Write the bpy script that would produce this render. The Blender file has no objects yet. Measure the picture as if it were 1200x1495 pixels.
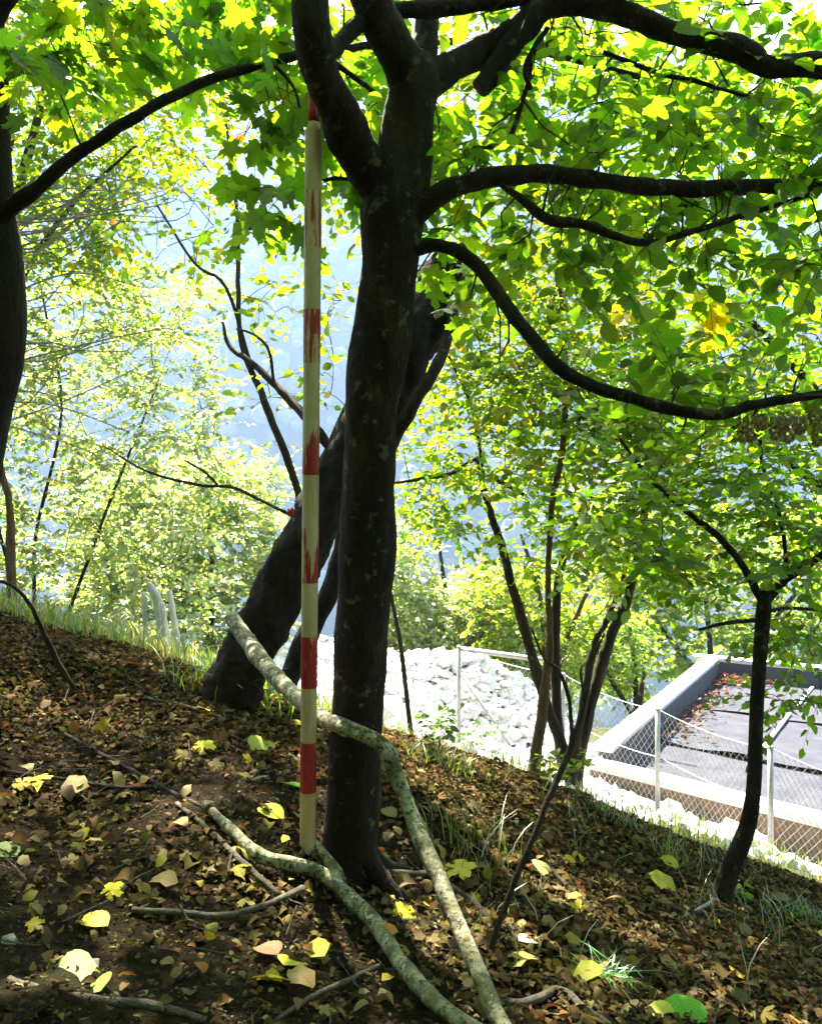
import bpy, math, random
import numpy as np
from mathutils import Vector, Matrix, noise as mnoise

random.seed(7)
R = np.random.default_rng(11)
SC = bpy.context.scene
COL = SC.collection

# ------------------------------------------------------------------ camera
F = 1130.0                                   # focal length in pixels of the 1200 px wide photograph
cam_d = bpy.data.cameras.new('camera')
cam = bpy.data.objects.new('camera', cam_d)
COL.objects.link(cam)
cam.location = (0, 0, 0)
cam.rotation_euler = (math.radians(90), 0, 0)
cam_d.sensor_fit = 'HORIZONTAL'
cam_d.sensor_width = 36.0
cam_d.lens = 36.0 * F / 1200.0
cam_d.clip_start = 0.02
cam_d.clip_end = 4000
SC.camera = cam

# ------------------------------------------------------------------ sky, sun, exposure
SUN_AZ, SUN_EL = -16.0, 54.0                 # degrees clockwise from +Y, elevation
w = bpy.data.worlds.new('World')
SC.world = w
w.use_nodes = True
nt = w.node_tree
nt.nodes.clear()
sky = nt.nodes.new('ShaderNodeTexSky')
sky.sky_type = 'NISHITA'
sky.sun_disc = False
sky.sun_elevation = math.radians(SUN_EL)
sky.sun_rotation = math.radians(SUN_AZ)
bg = nt.nodes.new('ShaderNodeBackground')
bg.inputs['Strength'].default_value = 0.055
sky.air_density = 0.8
sky.dust_density = 2.5
sky.ozone_density = 0.3
wo = nt.nodes.new('ShaderNodeOutputWorld')
nt.links.new(sky.outputs[0], bg.inputs[0])
nt.links.new(bg.outputs[0], wo.inputs[0])
a, e = math.radians(SUN_AZ), math.radians(SUN_EL)
SUN = Vector((math.sin(a) * math.cos(e), math.cos(a) * math.cos(e), math.sin(e)))
sun_d = bpy.data.lights.new('sun', 'SUN')
sun_d.energy = 5.0
sun_d.angle = math.radians(0.5)
sun_d.color = (1.0, 0.92, 0.78)
sun = bpy.data.objects.new('sun', sun_d)
COL.objects.link(sun)
sun.rotation_euler = SUN.to_track_quat('Z', 'Y').to_euler()
sun.location = (0, 0, 30)
SC.view_settings.view_transform = 'Standard'
SC.view_settings.look = 'None'
SC.view_settings.gamma = 1.0
SC.view_settings.use_curve_mapping = False
SC.view_settings.exposure = 3.9
HAZE_DENSITY = 0.00075
SC.cycles.max_bounces = 10
SC.cycles.transmission_bounces = 6
SC.cycles.sample_clamp_indirect = 6.0


# ------------------------------------------------------------------ helpers
def P(px, py, d):
    """World point seen at photograph pixel (px, py), d metres in front of the camera."""
    return np.array([(px - 600.0) / F * d, d, -(py - 747.5) / F * d])


def unit(v):
    v = np.asarray(v, float)
    n = np.linalg.norm(v, axis=-1, keepdims=True)
    return v / np.maximum(n, 1e-9)


def tag(o, label=None, cat=None, group=None, kind=None):
    if label: o['label'] = label
    if cat: o['category'] = cat
    if group: o['group'] = group
    if kind: o['kind'] = kind
    return o


def empty(name, loc):
    o = bpy.data.objects.new(name, None)
    o.empty_display_size = 0.1
    o.location = [float(c) for c in loc]
    COL.objects.link(o)
    return o


def make_mesh(name, V, faces, smooth=False, col=None):
    """V (n,3); faces: array (m,k) or a list of such arrays; col: (n,3) point colours."""
    V = np.ascontiguousarray(V, dtype=np.float32)
    fl = faces if isinstance(faces, list) else [faces]
    fl = [np.asarray(f, dtype=np.int32) for f in fl if len(f)]
    me = bpy.data.meshes.new(name)
    me.vertices.add(len(V))
    me.vertices.foreach_set('co', V.ravel())
    idx = np.concatenate([f.ravel() for f in fl])
    tot = np.concatenate([np.full(len(f), f.shape[1], np.int32) for f in fl])
    start = np.concatenate([[0], np.cumsum(tot)[:-1]]).astype(np.int32)
    me.loops.add(len(idx))
    me.loops.foreach_set('vertex_index', idx)
    me.polygons.add(len(tot))
    me.polygons.foreach_set('loop_start', start)
    me.polygons.foreach_set('loop_total', tot)
    me.polygons.foreach_set('use_smooth', np.full(len(tot), bool(smooth)))
    if col is not None:
        at = me.attributes.new('col', 'FLOAT_COLOR', 'POINT')
        c4 = np.ones((len(V), 4), np.float32)
        c4[:, :3] = col
        at.data.foreach_set('color', c4.ravel())
    me.update(calc_edges=True)
    me.validate()
    return me


def obj(name, V, faces, m, parent=None, smooth=False, col=None):
    V = np.asarray(V, float)
    if parent is not None:
        V = V - np.array(world_loc(parent))
    me = make_mesh(name, V, faces, smooth, col)
    me.materials.append(m)
    o = bpy.data.objects.new(name, me)
    COL.objects.link(o)
    if parent is not None:
        o.parent = parent
    return o


def world_loc(o):
    l = Vector((0, 0, 0))
    while o is not None:
        l = l + o.location
        o = o.parent
    return l


def place(name, me, parent, loc, rot3=None, scale=1.0, color=None):
    """An object sharing mesh data, put at a world place."""
    o = bpy.data.objects.new(name, me)
    COL.objects.link(o)
    base = Vector((0, 0, 0))
    if parent is not None:
        o.parent = parent
        base = world_loc(parent)
    M = Matrix.Identity(4)
    if rot3 is not None:
        for i in range(3):
            for j in range(3):
                M[i][j] = float(rot3[i][j]) * scale
    else:
        M = Matrix.Scale(scale, 4)
    M.translation = Vector([float(c) for c in loc]) - base
    o.matrix_basis = M
    if color is not None:
        o.color = (float(color[0]), float(color[1]), float(color[2]), 1.0)
    return o


def catmull(pts, n):
    """pts (k,m) -> smooth resampled (.., m) with n steps per span."""
    pts = np.asarray(pts, float)
    if len(pts) == 2:
        t = np.linspace(0, 1, n + 1)[:, None]
        return pts[0] * (1 - t) + pts[1] * t
    q = np.vstack([2 * pts[0] - pts[1], pts, 2 * pts[-1] - pts[-2]])
    out = []
    for i in range(1, len(q) - 2):
        p0, p1, p2, p3 = q[i - 1], q[i], q[i + 1], q[i + 2]
        t = np.linspace(0, 1, n, endpoint=False)[:, None]
        out.append(0.5 * (2 * p1 + (p2 - p0) * t + (2 * p0 - 5 * p1 + 4 * p2 - p3) * t ** 2 + (3 * p1 - p0 - 3 * p2 + p3) * t ** 3))
    out.append(pts[-1:])
    return np.vstack(out)


def tube_arrays(path, rad, k=8, bump=0.0, freq=8.0, seed=0, cap=True):
    """Rings along path (n,3) with radii rad (n,); returns V, [quads, caps]."""
    path = np.asarray(path, float)
    rad = np.asarray(rad, float)
    n = len(path)
    T = unit(np.gradient(path, axis=0))
    ref = np.array([0, 1.0, 0]) if abs(T[0][1]) < 0.8 else np.array([1.0, 0, 0])
    N = np.zeros((n, 3))
    v = ref
    for i in range(n):
        v = v - T[i] * np.dot(v, T[i])
        v = v / max(np.linalg.norm(v), 1e-9)
        N[i] = v
    B = np.cross(T, N)
    ang = np.linspace(0, 2 * math.pi, k, endpoint=False)
    c, s = np.cos(ang), np.sin(ang)
    rr = rad[:, None] * np.ones((1, k))
    if bump > 0:
        for i in range(n):
            for j in range(k):
                p = path[i] + (N[i] * c[j] + B[i] * s[j]) * rad[i]
                q = Vector((p[0] * freq + seed, p[1] * freq, p[2] * freq * 0.35))
                q2 = Vector((p[0] * freq * 5 + seed, p[1] * freq * 5, p[2] * freq * 1.6))
                rr[i, j] *= 1 + bump * (mnoise.noise(q) * 1.3 + 0.45 * mnoise.noise(q2))
    V = path[:, None, :] + (N[:, None, :] * c[None, :, None] + B[:, None, :] * s[None, :, None]) * rr[:, :, None]
    V = V.reshape(-1, 3)
    i = np.arange(n - 1)[:, None] * k
    j = np.arange(k)[None, :]
    j2 = (j + 1) % k
    Q = np.stack([i + j, i + j2, i + k + j2, i + k + j], -1).reshape(-1, 4)
    fl = [Q]
    if cap:
        fl.append(np.array([list(range(k))[::-1]]))
        fl.append(np.array([list(range((n - 1) * k, n * k))]))
    return V, fl


class Bag:
    """Collects arrays of V and faces into one mesh."""
    def __init__(self):
        self.V, self.F, self.n, self.C = [], {}, 0, []

    def add(self, V, fl, col=None):
        V = np.asarray(V, float)
        if not isinstance(fl, list):
            fl = [fl]
        for f in fl:
            f = np.asarray(f)
            self.F.setdefault(f.shape[1], []).append(f + self.n)
        self.V.append(V)
        self.n += len(V)
        if col is not None:
            self.C.append(np.broadcast_to(np.asarray(col, float), V.shape))

    def build(self, name, m, parent=None, smooth=False):
        if not self.V:
            return None
        V = np.vstack(self.V)
        fl = [np.vstack(f) for f in self.F.values()]
        col = np.vstack(self.C) if self.C and sum(len(c) for c in self.C) == len(V) else None
        return obj(name, V, fl, m, parent, smooth, col)


def pix_path(pts, step=6):
    """[(px,py,d,width_px)] -> smooth path and radii in metres."""
    q = np.array([list(P(a, b, d)) + [w_ * 0.5 / F * d] for a, b, d, w_ in pts])
    s = catmull(q, step)
    return s[:, :3], np.maximum(s[:, 3], 0.0006)


def box_arrays(c, ax, ay, az):
    """Box from centre and three half-axis vectors."""
    c, ax, ay, az = [np.asarray(v, float) for v in (c, ax, ay, az)]
    V = np.array([c + sx * ax + sy * ay + sz * az for sz in (-1, 1) for sy in (-1, 1) for sx in (-1, 1)])
    Fq = np.array([[0, 2, 3, 1], [4, 5, 7, 6], [0, 1, 5, 4], [2, 6, 7, 3], [0, 4, 6, 2], [1, 3, 7, 5]])
    return V, Fq


def prism_between(a, b, thick, z0, z1):
    """Wall box from plan point a to b of given thickness between heights."""
    a, b = np.array(a[:2], float), np.array(b[:2], float)
    d = unit(b - a)
    nrm = np.array([-d[1], d[0]])
    c = np.append((a + b) / 2, (z0 + z1) / 2)
    return box_arrays(c, np.append((b - a) / 2, 0), np.append(nrm * thick / 2, 0), [0, 0, (z1 - z0) / 2])


# ------------------------------------------------------------------ materials
def mat(name):
    m = bpy.data.materials.new(name)
    m.use_nodes = True
    m.node_tree.nodes.clear()
    return m, m.node_tree


def N(t, typ, **kw):
    n = t.nodes.new(typ)
    for k, v in kw.items():
        if k.startswith('i_'):
            key = k[2:]
            n.inputs[int(key) if key.isdigit() else key.replace('_', ' ')].default_value = v
        else:
            setattr(n, k, v)
    return n


def L(t, a, b):
    t.links.new(a, b)


def ramp(t, fac, stops):
    r = N(t, 'ShaderNodeValToRGB')
    el = r.color_ramp.elements
    while len(el) < len(stops):
        el.new(0.5)
    for e_, (p, c) in zip(el, stops):
        e_.position = p
        e_.color = (*c, 1)
    L(t, fac, r.inputs[0])
    return r.outputs[0]


def noise(t, scale, detail=4, rough=0.55, vec=None, stretch=None):
    tc = N(t, 'ShaderNodeTexCoord').outputs['Object'] if vec is None else vec
    if stretch:
        mp = N(t, 'ShaderNodeMapping')
        mp.inputs['Scale'].default_value = stretch
        L(t, tc, mp.inputs[0])
        tc = mp.outputs[0]
    n = N(t, 'ShaderNodeTexNoise')
    n.inputs['Scale'].default_value = scale
    n.inputs['Detail'].default_value = detail
    n.inputs['Roughness'].default_value = rough
    L(t, tc, n.inputs['Vector'])
    return n.outputs['Fac']


def mixc(t, fac, a, b, mode='MIX'):
    m = N(t, 'ShaderNodeMix', data_type='RGBA', blend_type=mode)
    for sock, v in ((m.inputs[0], fac), (m.inputs[6], a), (m.inputs[7], b)):
        if isinstance(v, (int, float)):
            sock.default_value = v
        elif isinstance(v, tuple):
            sock.default_value = (*v, 1)
        else:
            L(t, v, sock)
    return m.outputs[2]


def principled(t, color, rough=0.8, bump=None, bump_str=0.5, bump_dist=0.01, metal=0.0, spec=0.4):
    p = N(t, 'ShaderNodeBsdfPrincipled')
    if isinstance(color, tuple):
        p.inputs['Base Color'].default_value = (*color, 1)
    else:
        L(t, color, p.inputs['Base Color'])
    p.inputs['Roughness'].default_value = rough
    p.inputs['Metallic'].default_value = metal
    p.inputs['Specular IOR Level'].default_value = spec
    if bump is not None:
        b = N(t, 'ShaderNodeBump')
        b.inputs['Strength'].default_value = bump_str
        b.inputs['Distance'].default_value = bump_dist
        L(t, bump, b.inputs['Height'])
        L(t, b.outputs[0], p.inputs['Normal'])
    o = N(t, 'ShaderNodeOutputMaterial')
    L(t, p.outputs[0], o.inputs[0])
    return p


def leaf_material(name, source, trans=0.68, gain=(3.4, 3.3, 0.55), rough=0.55, gloss=0.035):
    """Thin leaf: diffuse front, translucent back, a little sheen. source 'attr' or 'object'."""
    m, t = mat(name)
    if source == 'attr':
        c = N(t, 'ShaderNodeAttribute', attribute_name='col').outputs['Color']
    else:
        c = N(t, 'ShaderNodeObjectInfo').outputs['Color']
    nz = noise(t, 35.0, 3)
    c2 = mixc(t, 0.35, c, ramp(t, nz, [(0.3, (0.45, 0.5, 0.4)), (0.7, (1.35, 1.3, 1.2))]), 'MULTIPLY')
    if source == 'object':
        tco = N(t, 'ShaderNodeTexCoord').outputs['Object']
        sx = N(t, 'ShaderNodeSeparateXYZ'); L(t, tco, sx.inputs[0])
        ab = N(t, 'ShaderNodeMath', operation='ABSOLUTE'); L(t, sx.outputs[0], ab.inputs[0])
        v1 = N(t, 'ShaderNodeMath', operation='MULTIPLY_ADD'); L(t, ab.outputs[0], v1.inputs[0]); v1.inputs[1].default_value = -0.75; L(t, sx.outputs[1], v1.inputs[2])
        v2 = N(t, 'ShaderNodeMath', operation='MULTIPLY'); L(t, v1.outputs[0], v2.inputs[0]); v2.inputs[1].default_value = 62.0
        v3 = N(t, 'ShaderNodeMath', operation='SINE'); L(t, v2.outputs[0], v3.inputs[0])
        vein = ramp(t, v3.outputs[0], [(0.0, (1.02, 1.02, 1.02)), (0.80, (1.0, 1.0, 1.0)), (0.97, (0.72, 0.74, 0.7))])
        c2 = mixc(t, 0.8, c2, vein, 'MULTIPLY')
        rib = ramp(t, ab.outputs[0], [(0.006, (0.65, 0.65, 0.6)), (0.02, (1, 1, 1))])
        c2 = mixc(t, 0.8, c2, rib, 'MULTIPLY')
        nb = noise(t, 3.5, 4, 0.6)
        c2 = mixc(t, ramp(t, nb, [(0.66, (0, 0, 0)), (0.72, (0.7, 0.7, 0.7))]), c2, mixc(t, 1.0, c2, (1.7, 0.9, 0.6), 'MULTIPLY'))
    ct = mixc(t, 1.0, c2, gain, 'MULTIPLY')
    df = N(t, 'ShaderNodeBsdfDiffuse')
    L(t, c2, df.inputs[0])
    tr = N(t, 'ShaderNodeBsdfTranslucent')
    L(t, ct, tr.inputs[0])
    mx = N(t, 'ShaderNodeMixShader')
    mx.inputs[0].default_value = trans
    L(t, df.outputs[0], mx.inputs[1])
    L(t, tr.outputs[0], mx.inputs[2])
    gl = N(t, 'ShaderNodeBsdfGlossy')
    gl.inputs['Roughness'].default_value = rough
    gl.inputs[0].default_value = (0.9, 0.95, 0.9, 1)
    m2 = N(t, 'ShaderNodeMixShader')
    m2.inputs[0].default_value = gloss
    L(t, mx.outputs[0], m2.inputs[1])
    L(t, gl.outputs[0], m2.inputs[2])
    o = N(t, 'ShaderNodeOutputMaterial')
    L(t, m2.outputs[0], o.inputs[0])
    return m


def bark_material(name, dark, mid, light, lichen=None, lich_amt=0.62, scale=14, stretch=(1, 1, 0.25), bump=0.8):
    m, t = mat(name)
    n1 = noise(t, scale, 6, 0.65, stretch=stretch)
    n2 = noise(t, scale * 6, 4, 0.6, stretch=(1, 1, 0.5))
    c = ramp(t, n1, [(0.3, dark), (0.55, mid), (0.8, light)])
    c = mixc(t, 0.5, c, ramp(t, n2, [(0.3, (0.55, 0.55, 0.55)), (0.7, (1.3, 1.3, 1.3))]), 'MULTIPLY')
    if lichen:
        n3 = noise(t, 17, 6, 0.68)
        f = ramp(t, n3, [(lich_amt, (0, 0, 0)), (lich_amt + 0.06, (1, 1, 1))])
        c = mixc(t, f, c, lichen)
    add = N(t, 'ShaderNodeMath', operation='ADD')
    L(t, n1, add.inputs[0])
    L(t, n2, add.inputs[1])
    principled(t, c, 0.9, add.outputs[0], bump, 0.02, spec=0.2)
    return m


M = {}
M['bark'] = bark_material('bark_smooth', (0.006, 0.004, 0.002), (0.018, 0.012, 0.006), (0.06, 0.043, 0.023), (0.08, 0.074, 0.044), 0.58)
M['bark_maple'] = bark_material('bark_maple', (0.007, 0.005, 0.003), (0.016, 0.012, 0.008), (0.032, 0.026, 0.017))
M['bark_rough'] = bark_material('bark_rough', (0.008, 0.006, 0.004), (0.024, 0.017, 0.011), (0.06, 0.042, 0.027), scale=26, stretch=(1, 1, 0.4), bump=1.0)
M['bark_hazel'] = bark_material('bark_hazel', (0.022, 0.016, 0.010), (0.045, 0.033, 0.021), (0.09, 0.07, 0.047), (0.16, 0.15, 0.115), 0.64)
M['bark_red'] = bark_material('bark_red', (0.07, 0.035, 0.017), (0.14, 0.08, 0.04), (0.25, 0.16, 0.09), scale=40, stretch=(1, 1, 0.12))
M['bark_pale'] = bark_material('bark_pale', (0.16, 0.14, 0.11), (0.3, 0.27, 0.22), (0.45, 0.42, 0.36))
M['twig'] = bark_material('twig_bark', (0.02, 0.015, 0.01), (0.045, 0.034, 0.024), (0.08, 0.062, 0.045), scale=40)
M['twig_pale'] = bark_material('twig_pale', (0.2, 0.17, 0.13), (0.32, 0.28, 0.22), (0.45, 0.4, 0.33), scale=40)
M['stick'] = bark_material('stick_bark', (0.05, 0.04, 0.028), (0.1, 0.085, 0.06), (0.17, 0.15, 0.11), scale=40, stretch=(1, 1, 1))
M['leaf_mass'] = leaf_material('leaf_mass', 'attr')
M['leaf_single'] = leaf_material('leaf_single', 'object')
M['leaf_glare'] = leaf_material('leaf_glare', 'attr', 0.5, (3.5, 3.1, 1.1), 0.5, 0.10)  # brighter leaf copy, sun glare put into its colour gain
M['dry_mass'] = leaf_material('dry_leaf_mass', 'attr', 0.2, (1.3, 1.1, 0.8), 0.6, 0.0)
M['dry_single'] = leaf_material('dry_leaf_single', 'object', 0.25, (1.4, 1.2, 0.6), 0.6, 0.012)
M['grass'] = leaf_material('grass_blade', 'attr', 0.45, (2.0, 1.8, 0.8), 0.4, 0.08)


def birch_material():
    m, t = mat('birch_branch_bark')
    n1 = noise(t, 22, 5, 0.6)
    n2 = noise(t, 70, 4, 0.65)
    n3 = noise(t, 6, 3, 0.5)
    c = ramp(t, n1, [(0.30, (0.045, 0.04, 0.022)), (0.43, (0.12, 0.11, 0.06)), (0.56, (0.24, 0.225, 0.14)), (0.72, (0.36, 0.345, 0.25))])
    c = mixc(t, ramp(t, n2, [(0.53, (0, 0, 0)), (0.60, (1, 1, 1))]), c, (0.035, 0.03, 0.018))
    n4 = noise(t, 34, 5, 0.7)
    c = mixc(t, ramp(t, n4, [(0.58, (0, 0, 0)), (0.63, (0.9, 0.9, 0.9))]), c, (0.42, 0.42, 0.34))
    c = mixc(t, ramp(t, n3, [(0.48, (0, 0, 0)), (0.72, (0.6, 0.6, 0.6))]), c, (0.09, 0.095, 0.035))
    principled(t, c, 0.9, n1, 0.9, 0.012, spec=0.15)
    return m


M['birch'] = birch_material()


def soil_material():
    m, t = mat('forest_soil')
    at = N(t, 'ShaderNodeAttribute', attribute_name='col').outputs['Color']
    n1 = noise(t, 5, 6, 0.65)
    n2 = noise(t, 40, 6, 0.7)
    n3 = noise(t, 160, 3, 0.6)
    soil = ramp(t, n2, [(0.25, (0.008, 0.005, 0.0025)), (0.5, (0.025, 0.017, 0.007)), (0.72, (0.056, 0.040, 0.018))])
    soil = mixc(t, ramp(t, n1, [(0.48, (0, 0, 0)), (0.68, (0.6, 0.6, 0.6))]), soil, (0.028, 0.031, 0.009))
    soil = mixc(t, ramp(t, n3, [(0.62, (0, 0, 0)), (0.72, (0.7, 0.7, 0.7))]), soil, (0.10, 0.07, 0.04))
    grass = ramp(t, n2, [(0.3, (0.05, 0.06, 0.02)), (0.6, (0.14, 0.14, 0.06)), (0.8, (0.25, 0.22, 0.13))])
    pale = ramp(t, n2, [(0.3, (0.25, 0.23, 0.20)), (0.6, (0.45, 0.43, 0.39)), (0.8, (0.6, 0.58, 0.54))])
    sep = N(t, 'ShaderNodeSeparateColor')
    L(t, at, sep.inputs[0])
    c = mixc(t, sep.outputs[0], soil, grass)
    c = mixc(t, sep.outputs[1], c, pale)
    add = N(t, 'ShaderNodeMath', operation='ADD')
    L(t, n2, add.inputs[0])
    L(t, n3, add.inputs[1])
    principled(t, c, 0.95, add.outputs[0], 1.0, 0.05, spec=0.05)
    return m


M['soil'] = soil_material()


def simple(name, c0, c1, scale=8, rough=0.8, bump=0.3, dist=0.01, metal=0.0, stretch=None, spec=0.3, detail=5):
    m, t = mat(name)
    n = noise(t, scale, detail, 0.6, stretch=stretch)
    principled(t, ramp(t, n, [(0.3, c0), (0.7, c1)]), rough, n, bump, dist, metal, spec)
    return m


M['stone'] = simple('pale_stone', (0.52, 0.51, 0.49), (0.72, 0.715, 0.70), 9, 0.9, 0.6, 0.02)
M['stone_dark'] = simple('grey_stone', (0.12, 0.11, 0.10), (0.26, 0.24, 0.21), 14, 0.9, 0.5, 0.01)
M['soil_clod'] = simple('soil_clod', (0.016, 0.011, 0.006), (0.085, 0.062, 0.036), 30, 0.95, 0.5, 0.004, spec=0.1)
M['membrane'] = simple('roof_membrane', (0.034, 0.036, 0.046), (0.056, 0.058, 0.070), 3.5, 0.95, 0.25, 0.01, spec=0.06)
M['coping'] = simple('pale_coping', (0.5, 0.5, 0.5), (0.66, 0.66, 0.65), 5, 0.6, 0.15, 0.004)
M['upstand'] = simple('grey_upstand', (0.045, 0.045, 0.05), (0.075, 0.075, 0.08), 4, 0.8, 0.3, 0.01)
M['batten'] = simple('pale_batten', (0.45, 0.44, 0.40), (0.62, 0.6, 0.55), 20, 0.8, 0.2, 0.004)
M['wall'] = simple('brown_wall', (0.16, 0.105, 0.07), (0.27, 0.19, 0.13), 12, 0.9, 0.5, 0.01)
M['zinc'] = simple('galvanised_steel', (0.28, 0.28, 0.285), (0.42, 0.42, 0.425), 30, 0.5, 0.05, 0.002, 0.35)
M['wire'] = simple('galvanised_wire', (0.34, 0.34, 0.34), (0.46, 0.46, 0.46), 30, 0.5, 0.0, 0.002, 0.2)
M['weathered'] = simple('weathered_wood', (0.34, 0.31, 0.26), (0.7, 0.66, 0.58), 18, 0.9, 0.9, 0.01, stretch=(1, 1, 0.15))
M['seed'] = simple('dry_seed', (0.10, 0.065, 0.03), (0.26, 0.17, 0.08), 60, 0.85, 0.3, 0.004)
M['mountain'] = simple('wooded_mountainside', (0.012, 0.02, 0.012), (0.03, 0.045, 0.02), 0.09, 0.95, 0.0, 1.0, detail=8)
M['far_crown'] = simple('far_crown', (0.03, 0.06, 0.03), (0.16, 0.19, 0.07), 0.12, 0.95, 0.0, 1.0, detail=6)


def cream_material():
    m, t = mat('cream_paint')
    n1 = noise(t, 18, 5, 0.6, stretch=(1, 1, 0.3))
    n2 = noise(t, 120, 3, 0.6, stretch=(1, 1, 0.08))
    c = ramp(t, n1, [(0.3, (0.36, 0.26, 0.14)), (0.6, (0.49, 0.375, 0.23)), (0.8, (0.54, 0.44, 0.30))])
    c = mixc(t, ramp(t, n2, [(0.62, (0, 0, 0)), (0.72, (0.55, 0.55, 0.55))]), c, (0.25, 0.18, 0.1))
    principled(t, c, 0.55, n2, 0.15, 0.002)
    return m


def red_material():
    m, t = mat('worn_red_paint')
    info = N(t, 'ShaderNodeObjectInfo').outputs['Color']
    sep = N(t, 'ShaderNodeSeparateColor')
    L(t, info, sep.inputs[0])
    n1 = noise(t, 95, 4, 0.65, stretch=(1, 1, 0.05))
    n2 = noise(t, 26, 4, 0.6, stretch=(1, 1, 0.35))
    av = N(t, 'ShaderNodeMath', operation='MULTIPLY_ADD')
    L(t, n1, av.inputs[0]); av.inputs[1].default_value = 0.62
    sc = N(t, 'ShaderNodeMath', operation='MULTIPLY')
    L(t, n2, sc.inputs[0]); sc.inputs[1].default_value = 0.38
    L(t, sc.outputs[0], av.inputs[2])
    # more wear towards the top of each band: 'fade' attribute is 0 at the bottom and 1 at the top of the band
    at = N(t, 'ShaderNodeAttribute', attribute_name='col').outputs['Fac']
    fd = N(t, 'ShaderNodeMath', operation='MULTIPLY')
    L(t, at, fd.inputs[0]); L(t, sep.outputs[1], fd.inputs[1])
    th = N(t, 'ShaderNodeMath', operation='ADD')
    L(t, sep.outputs[0], th.inputs[0]); L(t, fd.outputs[0], th.inputs[1])
    gt = N(t, 'ShaderNodeMath', operation='SUBTRACT')
    L(t, av.outputs[0], gt.inputs[0]); L(t, th.outputs[0], gt.inputs[1])
    k = N(t, 'ShaderNodeMath', operation='MULTIPLY_ADD', use_clamp=True)
    L(t, gt.outputs[0], k.inputs[0]); k.inputs[1].default_value = 22.0; k.inputs[2].default_value = 0.5
    red = ramp(t, n1, [(0.35, (0.20, 0.010, 0.012)), (0.6, (0.34, 0.018, 0.020)), (0.8, (0.42, 0.06, 0.045))])
    c = mixc(t, k.outputs[0], (0.47, 0.36, 0.22), red)
    principled(t, c, 0.55, n1, 0.2, 0.002)
    return m


M['cream'] = cream_material()
M['red'] = red_material()

# ------------------------------------------------------------------ terrain
CP = [(450, 1240, 2.5), (520, 1300, 2.52), (600, 1495, 1.75), (0, 1495, 1.4), (1200, 1495, 2.2), (1050, 1318, 3.6),
      (835, 1158, 4.5), (0, 912, 4.4), (150, 948, 4.4), (300, 992, 4.3), (440, 1055, 4.2), (600, 1092, 4.2),
      (720, 1122, 4.3), (1000, 1246, 4.2), (1200, 1318, 4.0), (150, 1200, 2.5), (800, 1330, 2.7), (50, 1050, 3.3),
      (650, 1200, 3.1), (300, 1100, 3.1),
      (215, 962, 7.0), (380, 1010, 6.0), (900, 1205, 5.6), (1000, 1225, 5.6), (960, 1186, 7.6), (1125, 1250, 6.8), (675, 1088, 9.0),
      (600, 1088, 6.6), (750, 1125, 6.6), (860, 1165, 6.6)]
CW = [P(*c) for c in CP]
CW += [np.array(p, float) for p in [(0, 0, -0.95), (-2, 0, -0.35), (2, 0, -1.7), (-4, 4.4, -0.15), (-4, 2, -0.1), (4.5, 4, -2.9), (4, 2, -2.4),
                                    (3.55, 7.75, -3.32), (4.4, 6.9, -3.45), (5.2, 6.2, -3.5), (4, 9, -3.4), (2.5, 11, -3.5), (0, 14, -4.2), (-5, 12, -2.8), (-7, 8, -1.6), (7, 15, -4.6), (9, 10, -4.2), (-1.2, 9.0, -2.0)]]
CW = np.array(CW)


def tps_fit(X, z, lam=0.02):
    n = len(X)
    d = np.linalg.norm(X[:, None] - X[None], axis=-1)
    K = np.where(d > 0, d ** 2 * np.log(np.maximum(d, 1e-9)), 0) + lam * np.eye(n)
    Pm = np.hstack([np.ones((n, 1)), X])
    A = np.zeros((n + 3, n + 3))
    A[:n, :n] = K
    A[:n, n:] = Pm
    A[n:, :n] = Pm.T
    b = np.concatenate([z, np.zeros(3)])
    return np.linalg.solve(A, b)


TW = tps_fit(CW[:, :2], CW[:, 2])


def sm(t):
    t = np.clip(t, 0, 1)
    return t * t * (3 - 2 * t)


def gz(x, y):
    x = np.atleast_1d(np.asarray(x, float))
    y = np.atleast_1d(np.asarray(y, float))
    xc, yc = np.clip(x, -9, 10), np.clip(y, -4, 18)
    z = TW[-3] + TW[-2] * xc + TW[-1] * yc
    for i in range(len(CW)):
        r2 = (xc - CW[i, 0]) ** 2 + (yc - CW[i, 1]) ** 2
        z = z + TW[i] * 0.5 * r2 * np.log(np.maximum(r2, 1e-12))
    far = np.maximum(-0.32 * (np.maximum(y, -40) - 4) - 0.5 - np.where(x < 0, 0.22, 0.06) * np.clip(x, -50, 60), -95.0)
    b = np.maximum(np.maximum(sm((y - 13) / 14), sm((np.abs(x) - 9) / 12)), sm((-y - 3) / 8))
    return z * (1 - b) + far * b


def gz1(x, y):
    return float(gz(x, y)[0])


def gnormal(x, y):
    e_ = 0.05
    dx = (gz(x + e_, y) - gz(x - e_, y)) / (2 * e_)
    dy = (gz(x, y + e_) - gz(x, y - e_)) / (2 * e_)
    return unit(np.stack([-dx, -dy, np.ones_like(dx)], -1))


def ground_px(px, py, dmax=12.0):
    """Where the ray through a photograph pixel first meets the ground."""
    d = np.arange(0.7, dmax, 0.01)
    x = (px - 600) / F * d
    z = -(py - 747.5) / F * d
    g = gz(x, d)
    k = np.argmax(z <= g)
    if z[k] > g[k]:
        k = len(d) - 1
    return np.array([x[k], d[k], g[k]])


def axis_grid(parts):
    out = []
    for a_, b_, s in parts:
        out.append(np.arange(a_, b_, s))
    return np.concatenate(out)


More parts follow.
